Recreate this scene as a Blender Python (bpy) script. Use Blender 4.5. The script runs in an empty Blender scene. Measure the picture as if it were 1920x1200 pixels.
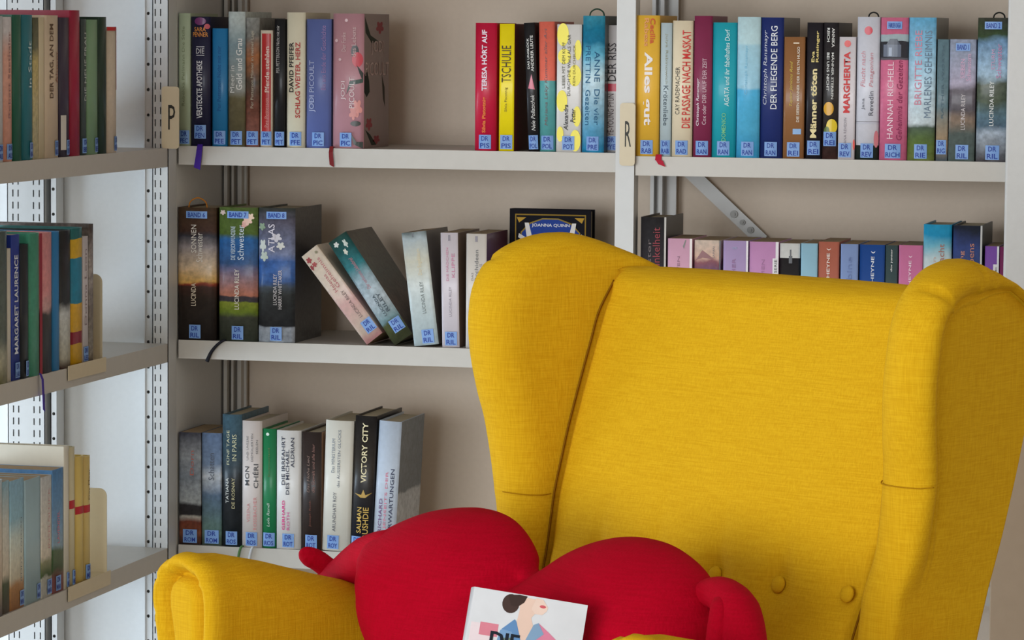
import bpy, bmesh, math, random
from mathutils import Vector, Matrix
random.seed(7)
scene = bpy.context.scene
COL = scene.collection
# ------------------------------------------------------------------ camera
F_PX, YAW, PITCH, ROLL = 6600.0, .244457, .0805927, .0081705
CAM = Vector((1.896141, -5.366462, 1.245))
_v = Vector((-math.sin(YAW)*math.cos(PITCH), math.cos(YAW)*math.cos(PITCH), -math.sin(PITCH)))
_r = Vector((math.cos(YAW), math.sin(YAW), 0)); _u = _r.cross(_v)
_c, _s = math.cos(ROLL), math.sin(ROLL)
CR = _r*_c + _u*_s; CU = _u*_c - _r*_s; CV = _v
cd = bpy.data.cameras.new('camera'); cam = bpy.data.objects.new('camera', cd); COL.objects.link(cam)
cd.sensor_width = 36; cd.lens = F_PX*36/1920; cd.clip_start = .05; cd.clip_end = 60
M = Matrix((CR, CU, -CV)).transposed().to_4x4(); M.translation = CAM; cam.matrix_world = M
scene.camera = cam
# ------------------------------------------------------------------ light
w = bpy.data.worlds.new('world'); scene.world = w; w.use_nodes = True
bg = w.node_tree.nodes['Background']; bg.inputs[0].default_value = (1.0, .87, .72, 1); bg.inputs[1].default_value = .58
def area(name, loc, target, sx, sy, power, col):
    l = bpy.data.lights.new(name, 'AREA'); l.shape = 'RECTANGLE'; l.size = sx; l.size_y = sy; l.energy = power; l.color = col
    o = bpy.data.objects.new(name, l); COL.objects.link(o); o.location = loc
    o.rotation_euler = (Vector(target)-Vector(loc)).to_track_quat('-Z', 'Y').to_euler(); return o
area('low_light_left', (-1.42, -.80, .40), (.4, -.62, .42), 1.5, .62, 36, (.66, .83, 1.0))  # low bluish light from the left; the window around it is added
area('window_light_front', (-1.3, -7.8, 1.15), (.8, -.5, .8), 5.2, 2.3, 270, (.88, .945, 1.0))
vs = scene.view_settings; vs.view_transform = 'Standard'; vs.look = 'None'; vs.exposure = 0.30; vs.gamma = 1; vs.use_curve_mapping = False
# ------------------------------------------------------------------ measuring helpers
def ray(px, py): return CV + CR*((px-960)/F_PX) - CU*((py-600)/F_PX)
def at_y(px, py, Y=0.):
    d = ray(px, py); return CAM + d*((Y-CAM.y)/d.y)
def at_x(px, py, X=0.):
    d = ray(px, py); return CAM + d*((X-CAM.x)/d.x)
ANG = math.radians(-33); WX = Vector((math.cos(ANG), math.sin(ANG), 0)); BY = Vector((-math.sin(ANG), math.cos(ANG), 0))
CHO = Vector((.902, -1.894, 0))
def ch_x(px, py, lx):            # point of the view line on the chair's own plane x = lx, in chair coordinates
    d = ray(px, py); t = (lx-(CAM-CHO).dot(WX))/d.dot(WX); P = CAM+d*t-CHO; return Vector((lx, P.dot(BY), P.z))
def ch_y(px, py, ly):
    d = ray(px, py); t = (ly-(CAM-CHO).dot(BY))/d.dot(BY); P = CAM+d*t-CHO; return Vector((P.dot(WX), ly, P.z))
# ------------------------------------------------------------------ materials
def lin(c):
    return tuple(((x/255)/12.92 if x/255 <= .04045 else ((x/255+.055)/1.055)**2.4) for x in c) + (1,)
MC = {}
def mat(col, rough=.5, coat=0., metal=0., key=None, spec=.3):
    k = ('s', col, rough, coat, metal, spec)
    if k in MC: return MC[k]
    m = bpy.data.materials.new('paint'); m.use_nodes = True; nt = m.node_tree; b = nt.nodes['Principled BSDF']
    b.inputs['Roughness'].default_value = rough; b.inputs['Metallic'].default_value = metal; b.inputs['Specular IOR Level'].default_value = spec
    b.inputs['Coat Weight'].default_value = coat; b.inputs['Coat Roughness'].default_value = .15
    tc = nt.nodes.new('ShaderNodeTexCoord'); n = nt.nodes.new('ShaderNodeTexNoise'); n.inputs['Scale'].default_value = 45
    n.inputs['Detail'].default_value = 4
    nt.links.new(tc.outputs['Object'], n.inputs['Vector'])
    mp = nt.nodes.new('ShaderNodeMapRange'); mp.inputs[3].default_value = .93; mp.inputs[4].default_value = 1.07
    nt.links.new(n.outputs[0], mp.inputs[0])
    mx = nt.nodes.new('ShaderNodeMix'); mx.data_type = 'RGBA'; mx.blend_type = 'MULTIPLY'; mx.inputs[0].default_value = 1
    mx.inputs[6].default_value = lin(col); nt.links.new(mp.outputs[0], mx.inputs[7])
    nt.links.new(mx.outputs[2], b.inputs['Base Color'])
    MC[k] = m; return m
def ramp_mat(stops, H, amt=.05, scale=40, const=False, mott=.25, rough=.42, coat=.16, stretch=1.):
    """printed cover: colour bands up the height of the book, with ragged edges and mottled print"""
    k = ('r', tuple(stops), round(H, 3), amt, scale, const, mott)
    if k in MC: return MC[k]
    m = bpy.data.materials.new('printed_cover'); m.use_nodes = True; nt = m.node_tree; b = nt.nodes['Principled BSDF']
    b.inputs['Roughness'].default_value = rough; b.inputs['Specular IOR Level'].default_value = .3; b.inputs['Coat Weight'].default_value = coat; b.inputs['Coat Roughness'].default_value = .15
    N = nt.nodes.new; L = nt.links.new
    tc = N('ShaderNodeTexCoord'); sp = N('ShaderNodeSeparateXYZ'); L(tc.outputs['Object'], sp.inputs[0])
    mul = N('ShaderNodeMath'); mul.operation = 'MULTIPLY'; mul.inputs[1].default_value = 1/H; L(sp.outputs['Z'], mul.inputs[0])
    mpn = N('ShaderNodeMapping'); mpn.inputs['Scale'].default_value = (1, 1, stretch); L(tc.outputs['Object'], mpn.inputs[0])
    no = N('ShaderNodeTexNoise'); no.inputs['Scale'].default_value = scale; no.inputs['Detail'].default_value = 5; L(mpn.outputs[0], no.inputs['Vector'])
    ma = N('ShaderNodeMath'); ma.operation = 'MULTIPLY_ADD'; ma.inputs[1].default_value = amt*2; L(no.outputs[0], ma.inputs[0])
    sb = N('ShaderNodeMath'); sb.operation = 'SUBTRACT'; sb.inputs[1].default_value = amt; L(mul.outputs[0], sb.inputs[0]); L(sb.outputs[0], ma.inputs[2])
    cr = N('ShaderNodeValToRGB'); L(ma.outputs[0], cr.inputs[0]); e = cr.color_ramp
    e.interpolation = 'CONSTANT' if const else 'LINEAR'
    while len(e.elements) > 1: e.elements.remove(e.elements[-1])
    e.elements[0].position = stops[0][0]; e.elements[0].color = lin(stops[0][1])
    for p, c in stops[1:]:
        x = e.elements.new(p); x.color = lin(c)
    n2 = N('ShaderNodeTexNoise'); n2.inputs['Scale'].default_value = 130; n2.inputs['Detail'].default_value = 5; L(tc.outputs['Object'], n2.inputs['Vector'])
    mr = N('ShaderNodeMapRange'); mr.inputs[1].default_value = .3; mr.inputs[2].default_value = .7; mr.inputs[3].default_value = 1-mott; mr.inputs[4].default_value = 1+mott; L(n2.outputs[0], mr.inputs[0])
    mx = N('ShaderNodeMix'); mx.data_type = 'RGBA'; mx.blend_type = 'MULTIPLY'; mx.inputs[0].default_value = 1
    L(cr.outputs[0], mx.inputs[6]); L(mr.outputs[0], mx.inputs[7]); L(mx.outputs[2], b.inputs['Base Color'])
    MC[k] = m; return m
def fabric_mat(name, col, dark, tscale=900, amt=.5, sheen=0., bump=.25, rough=.85):
    m = bpy.data.materials.new(name); m.use_nodes = True; nt = m.node_tree; b = nt.nodes['Principled BSDF']; N = nt.nodes.new; L = nt.links.new
    b.inputs['Roughness'].default_value = rough; b.inputs['Sheen Weight'].default_value = sheen; b.inputs['Sheen Roughness'].default_value = .45
    b.inputs['Specular IOR Level'].default_value = .08
    tc = N('ShaderNodeTexCoord'); outs = []
    for sc in ((30, 30, tscale), (tscale, tscale*.6, 30)):
        mp = N('ShaderNodeMapping'); mp.inputs['Scale'].default_value = sc; L(tc.outputs['Object'], mp.inputs[0])
        n = N('ShaderNodeTexNoise'); n.inputs['Scale'].default_value = 1; n.inputs['Detail'].default_value = 3; L(mp.outputs[0], n.inputs['Vector']); outs.append(n)
    mn = N('ShaderNodeMath'); mn.operation = 'ADD'; L(outs[0].outputs[0], mn.inputs[0]); L(outs[1].outputs[0], mn.inputs[1])
    mr = N('ShaderNodeMapRange'); mr.inputs[1].default_value = .75; mr.inputs[2].default_value = 1.25; L(mn.outputs[0], mr.inputs[0])
    mx = N('ShaderNodeMix'); mx.data_type = 'RGBA'; mx.inputs[6].default_value = lin(dark); mx.inputs[7].default_value = lin(col); L(mr.outputs[0], mx.inputs[0])
    L(mx.outputs[2], b.inputs['Base Color'])
    bp = N('ShaderNodeBump'); bp.inputs['Strength'].default_value = bump; bp.inputs['Distance'].default_value = .0015; L(mn.outputs[0], bp.inputs['Height']); L(bp.outputs[0], b.inputs['Normal'])
    return m
def noise_mat(name, c1, c2, scale, rough=.6, bump=0., metal=0., coat=0.):
    m = bpy.data.materials.new(name); m.use_nodes = True; nt = m.node_tree; b = nt.nodes['Principled BSDF']; N = nt.nodes.new; L = nt.links.new
    b.inputs['Roughness'].default_value = rough; b.inputs['Metallic'].default_value = metal; b.inputs['Coat Weight'].default_value = coat
    tc = N('ShaderNodeTexCoord'); n = N('ShaderNodeTexNoise'); n.inputs['Scale'].default_value = scale; n.inputs['Detail'].default_value = 6; L(tc.outputs['Object'], n.inputs['Vector'])
    mx = N('ShaderNodeMix'); mx.data_type = 'RGBA'; mx.inputs[6].default_value = lin(c1); mx.inputs[7].default_value = lin(c2); L(n.outputs[0], mx.inputs[0]); L(mx.outputs[2], b.inputs['Base Color'])
    if bump:
        bp = N('ShaderNodeBump'); bp.inputs['Strength'].default_value = bump; bp.inputs['Distance'].default_value = .002; L(n.outputs[0], bp.inputs['Height']); L(bp.outputs[0], b.inputs['Normal'])
    return m
M_SHELF = noise_mat('shelf_enamel', (186, 180, 171), (194, 188, 179), 60, .42)
M_POST = noise_mat('post_enamel', (192, 191, 188), (200, 199, 197), 60, .38)
M_WALL = noise_mat('wall_plaster', (214, 197, 179), (222, 205, 187), 120, .85, .15)
M_RETURN = noise_mat('white_plaster', (206, 205, 203), (214, 213, 211), 120, .8, .12)
M_FLOOR = noise_mat('floor_linoleum', (150, 148, 144), (168, 166, 160), 8, .5)
M_YEL = fabric_mat('yellow_linen', (218, 171, 28), (203, 153, 16))
M_RED = fabric_mat('red_plush', (176, 0, 32), (164, 0, 27), 500, sheen=.0, bump=.35)
M_WOOD = noise_mat('brown_wood', (92, 58, 34), (112, 74, 44), 25, .45)
M_PAGE = noise_mat('paper_edges', (214, 200, 172), (190, 174, 144), 300, .85)
M_PAGE2 = noise_mat('browned_paper_edges', (182, 156, 122), (158, 132, 100), 300, .85)
M_LABEL = mat((120, 158, 214), .4); M_LBLTXT = mat((28, 58, 150), .5)
M_BOLT = mat((128, 126, 122), .4, 0, .2, spec=.4)
M_BEIGE = noise_mat('beige_enamel', (205, 188, 156), (212, 196, 164), 90, .45)
# ------------------------------------------------------------------ object helpers
def obj(name, me, m, parent=None, smooth=False):
    if m is not None and not me.materials: me.materials.append(m)
    if smooth:
        for p in me.polygons: p.use_smooth = True
    o = bpy.data.objects.new(name, me); COL.objects.link(o)
    if parent is not None: o.parent = parent
    return o
def empty(name, label, cat, loc=(0, 0, 0), rot=(0, 0, 0), group=None):
    o = bpy.data.objects.new(name, None); COL.objects.link(o); o.location = loc; o.rotation_euler = rot
    o['label'] = label; o['category'] = cat
    if group: o['group'] = group
    o.empty_display_size = .05; return o
def mesh(name, vs_, fs):
    me = bpy.data.meshes.new(name); me.from_pydata([tuple(v) for v in vs_], [], fs); me.update(); return me
def bm_mesh(name, bm):
    bmesh.ops.recalc_face_normals(bm, faces=bm.faces); me = bpy.data.meshes.new(name); bm.to_mesh(me); bm.free(); return me
def add_box(bm, lo, hi, bev=0.):
    lo = Vector(lo); hi = Vector(hi); r = bmesh.ops.create_cube(bm, size=1, matrix=Matrix.Translation((lo+hi)/2) @ Matrix.Diagonal((*(hi-lo), 1)))
    if bev:
        vv = set(r['verts']); es = [e for e in bm.edges if e.verts[0] in vv and e.verts[1] in vv]
        bmesh.ops.bevel(bm, geom=es, offset=bev, segments=2, affect='EDGES', profile=.5)
def box(name, lo, hi, m, parent=None, bev=0.):
    bm = bmesh.new(); add_box(bm, lo, hi, bev); return obj(name, bm_mesh(name, bm), m, parent)
def struct(o): o['kind'] = 'structure'; return o
def tube_mesh(name, pts, radii, seg=12, cap=True, squash=None):
    """smooth round strand through pts with a radius at each point"""
    pts = [Vector(p) for p in pts]; P = []; Rr = []
    n = len(pts)
    for i in range(n-1):
        p0 = pts[max(i-1, 0)]; p1 = pts[i]; p2 = pts[i+1]; p3 = pts[min(i+2, n-1)]
        for k in range(6):
            t = k/6; P.append(.5*((2*p1)+(p2-p0)*t+(2*p0-5*p1+4*p2-p3)*t*t+(3*p1-p0-3*p2+p3)*t**3)); Rr.append(radii[i]*(1-t)+radii[i+1]*t)
    P.append(pts[-1]); Rr.append(radii[-1]); V = []; Fs = []
    T0 = (P[1]-P[0]).normalized(); nrm = T0.orthogonal().normalized()
    for i, p in enumerate(P):
        T = (P[min(i+1, len(P)-1)]-P[max(i-1, 0)]).normalized(); nrm = (nrm-T*nrm.dot(T)).normalized(); bi = T.cross(nrm)
        for k in range(seg):
            a = 2*math.pi*k/seg; V.append(p+(nrm*math.cos(a)+bi*math.sin(a))*Rr[i])
    for i in range(len(P)-1):
        for k in range(seg):
            a = i*seg+k; b2 = i*seg+(k+1) % seg; Fs.append((a, b2, b2+seg, a+seg))
    if cap:
        for idx, i in ((0, 0), (len(P)-1, (len(P)-1)*seg)):
            V.append(P[idx]); c = len(V)-1
            for k in range(seg): Fs.append((c, i+(k+1) % seg, i+k) if idx == 0 else (c, i+k, i+(k+1) % seg))
    return mesh(name, V, Fs)
# ------------------------------------------------------------------ the setting
Z1, Z2, Z3, Z0 = 1.064, .751, .4174, 1.385       # shelf tops, left bay
XM0, XM1 = .7225, .7523                           # middle upright
XR = 1.330                                        # pillar edge
YB = .275                                         # back wall
struct(box('floor', (-2.5, -9, -.05), (4.5, .6, 0), M_FLOOR))
struct(box('wall_back', (0, YB, 0), (3.2, YB+.15, 2.8), M_WALL))
struct(box('wall_corner', (-1.4, 0.0, 0), (-.0015, YB+.15, 2.8), M_RETURN))
struct(box('wall_right', (XR, -.03, 0), (XR+.5, YB, 2.8), M_RETURN, bev=.004))
WL = bmesh.new()       # unseen left wall; its low window is added to frame the left lamp
for lo, hi in (((-1.36, -3.2, 0), (-1.26, 0, .06)), ((-1.36, -3.2, .74), (-1.26, 0, 2.8)), ((-1.36, -3.2, .06), (-1.26, -1.60, .74)), ((-1.36, -.04, .06), (-1.26, 0, .74))): add_box(WL, lo, hi)
struct(obj('unseen_wall_left', bm_mesh('unseen_wall_left', WL), M_RETURN))
WF = bmesh.new()  # unseen window frame, added around the low left lamp
for lo, hi in (((-1.33, -1.60, .06), (-1.29, -.04, .09)), ((-1.33, -1.60, .71), (-1.29, -.04, .74)), ((-1.33, -1.60, .09), (-1.29, -1.57, .71)), ((-1.33, -.07, .09), (-1.29, -.04, .71)), ((-1.33, -.84, .09), (-1.29, -.80, .71))): add_box(WF, lo, hi)
struct(obj('added_window', bm_mesh('added_window', WF), M_POST))
struct(box('ceiling', (-2.5, -9, 2.8), (4.5, .6, 2.9), M_RETURN))
PN = box('end_panel', (XR-.008, -.055, 0), (XR+.42, -.033, .86), noise_mat('brown_laminate', (178, 156, 132), (186, 164, 140), 40, .6), bev=.002)
PN['label'] = 'plain brownish panel at the lower right edge behind the armchair'; PN['category'] = 'panel'

def shelf(parent, lo, hi, front, t=.030):
    """pressed steel shelf: thin deck with turned-down lips"""
    bm = bmesh.new(); x0, y0 = lo; x1, y1 = hi[:2]; z = hi[2]; s = .0015
    add_box(bm, (x0, y0, z-s), (x1, y1, z))
    add_box(bm, (x0, y0, z-t), (x1, y0+s, z-s)); add_box(bm, (x0, y1-s, z-t), (x1, y1, z-s))
    add_box(bm, (x0, y0+s, z-t), (x0+s, y1-s, z-s)); add_box(bm, (x1-s, y0+s, z-t), (x1, y1-s, z-s))
    if front == '-y': add_box(bm, (x0, y0+s, z-t), (x1, y0+.014, z-t+s))
    else: add_box(bm, (x1-.014, y0, z-t), (x1-s, y1, z-t+s))
    return obj('shelf', bm_mesh('shelf', bm), M_SHELF, parent)

def punched_face(x0, x1, z0, z1, kind, pitch, cx, sw, sh, y, d=.0015, off=0):
    """sheet in the plane y, facing -y, with a column of slots or round holes through it"""
    V = []; Fs = []
    def q(a, b2, c, e):
        n = len(V); V.extend([a, b2, c, e]); Fs.append((n, n+1, n+2, n+3))
    z = z0
    while z < z1-1e-6:
        zt = min(z+pitch, z1); zc = z+pitch/2+off
        if kind == 'slot' and zt-z > pitch*.9:
            a, b2, lo, hi = cx-sw/2, cx+sw/2, zc-sh/2, zc+sh/2
            ring = [(a, lo), (b2, lo), (b2, hi), (a, hi)]; outer = [(x0, z), (x1, z), (x1, zt), (x0, zt)]
        elif kind == 'hole' and zt-z > pitch*.9:
            r = sw/2; ring = [(cx+r*math.cos(math.pi*(k/4-.75)), zc+r*math.sin(math.pi*(k/4-.75))) for k in range(8)]
            xm = (x0+x1)/2; zm = (z+zt)/2
            outer = [(x0, z), (xm, z), (x1, z), (x1, zm), (x1, zt), (xm, zt), (x0, zt), (x0, zm)]
        else:
            q((x0, y, z), (x1, y, z), (x1, y, zt), (x0, y, zt)); z = zt; continue
        n = len(ring)
        for k in range(n):
            o0, o1, r0, r1 = outer[k], outer[(k+1) % n], ring[k], ring[(k+1) % n]
            q((o0[0], y, o0[1]), (o1[0], y, o1[1]), (r1[0], y, r1[1]), (r0[0], y, r0[1]))
            q((r0[0], y, r0[1]), (r1[0], y, r1[1]), (r1[0], y+d, r1[1]), (r0[0], y+d, r0[1]))
        z = zt
    return V, Fs
def join(name, lst, m, parent):
    V = []; Fs = []
    for v, f in lst:
        n = len(V); V += v; Fs += [tuple(i+n for i in g) for g in f]
    return obj(name, mesh(name, V, Fs), m, parent)
def boxvf(lo, hi):
    x0, y0, z0 = lo; x1, y1, z1 = hi
    v = [(x0, y0, z0), (x1, y0, z0), (x1, y1, z0), (x0, y1, z0), (x0, y0, z1), (x1, y0, z1), (x1, y1, z1), (x0, y1, z1)]
    return v, [(0, 3, 2, 1), (4, 5, 6, 7), (0, 1, 5, 4), (1, 2, 6, 5), (2, 3, 7, 6), (3, 0, 4, 7)]
HT = 2.2
# left unit (spines and shelf edges face +x)
LU = empty('shelving_unit', 'grey steel shelving unit along the left with slotted uprights', 'shelving', (0, 0, 0))
def upright_front(parent, y):
    x = 0.
    lst = [punched_face(x-.0185, x, 0, HT, 'slot', .0195, x-.0135, .0021, .0112, y),
           punched_face(x-.0275, x-.0185, 0, HT, 'slot', .0195, x-.0225, .0021, .0112, y),
           boxvf((x-.0015, y, 0), (x, y+.036, HT)), boxvf((x-.0275, y, 0), (x-.026, y+.012, HT)),
           boxvf((x-.0275, y+.034, 0), (x-.0015, y+.036, HT)),
           punched_face(x-.0415, x-.0275, 0, HT, 'hole', .0405, x-.0365, .0055, 0, y+.006), boxvf((x-.0425, y+.004, 0), (x-.0410, y+.036, HT)),
           boxvf((x-.041, y+.02, 0), (x-.0275, y+.022, HT))]
    return join('upright', lst, M_POST, parent)
def upright_rear(parent, y):
    lst = []
    for c, a, b2 in ((-.266, -.276, -.2605), (-.257, -.2605, -.243), (-.2305, -.243, -.2255), (-.2205, -.2255, -.2115)):
        lst.append(punched_face(a, b2, 0, HT, 'slot', .0195, c, .0021, .0112, y))
    lst += [boxvf((-.276, y, 0), (-.2745, y+.036, HT)), boxvf((-.213, y, 0), (-.2115, y+.036, HT)), boxvf((-.2745, y+.034, 0), (-.213, y+.036, HT)),
            punched_face(-.2035, -.193, 0, HT, 'hole', .0405, -.198, .0055, 0, y+.004), boxvf((-.2035, y+.004, 0), (-.202, y+.036, HT)), boxvf((-.1945, y+.0055, 0), (-.193, y+.036, HT)),
            boxvf((-.202, y+.02, 0), (-.1945, y+.022, HT)), boxvf((-.2115, y+.028, 0), (-.2035, y+.03, HT))]
    return join('upright', lst, M_POST, parent)
for yy in (-.041, -1.12):
    upright_front(LU, yy); upright_rear(LU, yy)
LZ = [1.0314+.030, .7180+.030, .3872+.030, .08, 1.385, 1.71, 2.04]
for z in LZ: shelf(LU, (-.268, -1.08), (-.0012, -.042, z), '+x')
def brace(parent, a, b2, wid, thick, m, holes=()):
    """flat diagonal bar in a plane y = const from a to b"""
    a = Vector(a); b2 = Vector(b2); d = (b2-a); L = d.length; ang = math.atan2(d.z, d.x)
    bm = bmesh.new(); add_box(bm, (0, -thick/2, -wid/2), (L, thick/2, wid/2)); o = obj('cross_brace', bm_mesh('cross_brace', bm), m, parent)
    o.location = a; o.rotation_euler = (0, -ang, 0)
    for h, r, mm in holes:
        bm = bmesh.new(); bmesh.ops.create_cone(bm, cap_ends=True, segments=14, radius1=r, radius2=r*.8, depth=.004, matrix=Matrix.Translation((h, -thick/2-.0015, 0)) @ Matrix.Rotation(math.pi/2, 4, 'X'))
        bmesh.ops.create_cone(bm, cap_ends=True, segments=10, radius1=r*.45, radius2=r*.4, depth=.004, matrix=Matrix.Translation((h, -thick/2-.003, 0)) @ Matrix.Rotation(math.pi/2, 4, 'X'))
        obj('bolt', bm_mesh('bolt', bm), mm, o)
    return o
bm = bmesh.new()
def bar(bm, a, b2, wx, wy):
    a = Vector(a); b2 = Vector(b2); d = b2-a; q = d.to_track_quat('Z', 'X'); mt = Matrix.Translation((a+b2)/2) @ q.to_matrix().to_4x4() @ Matrix.Diagonal((wx, wy, d.length, 1)); bmesh.ops.create_cube(bm, size=1, matrix=mt)
bar(bm, (-.281, -.06, .765), (-.281, -.60, 1.33), .003, .028); obj('cross_brace', bm_mesh('cross_brace', bm), M_SHELF, LU)
# back unit, two bays
BU = empty('shelving_unit', 'grey steel shelving unit on the back wall behind the yellow armchair', 'shelving', (.7, 0, 0))
def add(o): o.location = o.location - Vector((.7, 0, 0)); return o
for z in (Z0, Z1, Z2, Z3, .08, 1.71, 2.04): add(shelf(BU, (.0025, 0), (XM0-.001, .262, z), '-y'))
ZR1 = at_y(1300, 294.5).z; ZR3 = at_y(1850, 1100).z; ZR2 = ZR1-.325
for z in (ZR1+.33, ZR1, ZR2, ZR3, .08, 1.75, 2.08): add(shelf(BU, (XM1+.001, 0), (XR-.001, .262, z), '-y'))
for x0, x1 in ((XM0, XM1),):
    add(join('upright', [boxvf((x0, -.004, 0), (x1, .028, HT))], M_POST, BU))
    add(join('upright', [boxvf((x0+.006, .235, 0), (x0+.012, .262, HT)), boxvf((x0+.02, .235, 0), (x0+.026, .262, HT)), boxvf((x0+.012, .25, 0), (x0+.02, .262, HT)), boxvf((x0+.026, .255, 0), (x0+.045, .262, HT))], M_POST, BU))
for x0 in (.003,):
    add(join('upright', [boxvf((x0, .225, 0), (x0+.006, .262, HT)), boxvf((x0+.010, .235, 0), (x0+.014, .262, HT)), boxvf((x0+.02, .24, 0), (x0+.026, .262, HT)), boxvf((x0, .255, 0), (x0+.03, .262, HT))], M_SHELF, BU))
a = at_y(1270, 300, .262); b2 = at_y(1430, 452, .262)
o = brace(BU, a, b2, .022, .003, M_POST, holes=()); add(o)
Lb = (b2-a).length
for px, r in ((1377, .0062), (1393, .0045), (1408, .0055)):
    h = (px-1270)/(1430-1270)*Lb
    bm = bmesh.new(); R4 = Matrix.Rotation(math.pi/2, 4, 'X')
    bmesh.ops.create_cone(bm, cap_ends=True, segments=16, radius1=r*.85, radius2=r, depth=.004, matrix=Matrix.Translation((h, -.003, 0)) @ R4)
    bmesh.ops.create_cone(bm, cap_ends=True, segments=6, radius1=r*.4, radius2=r*.5, depth=.003, matrix=Matrix.Translation((h, -.006, 0)) @ R4)
    obj('bolt', bm_mesh('bolt', bm), M_BOLT, o)
# ------------------------------------------------------------------ lettering (converted to flat meshes at the end)
JOBS = []
def lettering(text, parent, fn, m, name='lettering', bold=0., shear=0., fit=None, spacing=1.):
    JOBS.append((text, parent, fn, m, name, bold, shear, fit, spacing))
def flush_text():
    fo = []
    for j in JOBS:
        c = bpy.data.curves.new('t', 'FONT'); c.body = j[0]; c.size = 1; c.resolution_u = 2; c.offset = j[5]; c.shear = j[6]; c.align_x = 'LEFT'; c.space_character = j[8]; c.fill_mode = 'FRONT'
        o = bpy.data.objects.new('t', c); COL.objects.link(o); fo.append(o)
    bpy.context.view_layer.update(); dg = bpy.context.evaluated_depsgraph_get()
    for o, (text, parent, fn, m, name, bold, shear, fit, sp) in zip(fo, JOBS):
        me = bpy.data.meshes.new_from_object(o.evaluated_get(dg))
        if len(me.vertices):
            xs = [v.co.x for v in me.vertices]; ys = [v.co.y for v in me.vertices]; x0, x1, y0, y1 = min(xs), max(xs), min(ys), max(ys)
            for v in me.vertices: v.co = fn((v.co.x-x0)/max(x1-x0, 1e-6), (v.co.y-y0)/max(y1-y0, 1e-6))
            me.materials.clear(); me.update(); obj(name, me, m, parent)
    for o in fo:
        c = o.data; bpy.data.objects.remove(o); bpy.data.curves.remove(c)
# ------------------------------------------------------------------ books
def spine_y(x, T, b): return -b*(1-(2*x/T)**2)
def patch(poly, T, H, b, lift):
    """flat print on the spine: a polygon in spine fractions, following the curve of the spine"""
    bm = bmesh.new(); vs_ = [bm.verts.new(((p[0]-.5)*T, 0, p[1]*H)) for p in poly]; bm.faces.new(vs_)
    for k in range(1, 8):
        x = (k/8-.5)*T
        bmesh.ops.bisect_plane(bm, geom=bm.verts[:]+bm.edges[:]+bm.faces[:], plane_co=(x, 0, 0), plane_no=(1, 0, 0))
    for v in bm.verts: v.co.y = spine_y(v.co.x, T, b)-lift
    me = bpy.data.meshes.new('p'); bm.normal_update()
    for f in bm.faces:
        if f.normal.y > 0: f.normal_flip()
    bm.to_mesh(me); bm.free(); return me
def rect(a, b, c, d): return [(a, c), (b, c), (b, d), (a, d)]
def ell(cx, cz, rx, rz, n=20): return [(cx+rx*math.cos(2*math.pi*k/n), cz+rz*math.sin(2*math.pi*k/n)) for k in range(n)]
def flo(cx, cz, rx, rz, n=5, ph=.3): return [(cx+rx*(.55+.45*abs(math.cos(n/2*(a+ph))))*math.cos(a), cz+rz*(.55+.45*abs(math.cos(n/2*(a+ph))))*math.sin(a)) for a in [2*math.pi*k/40 for k in range(40)]]
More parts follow.
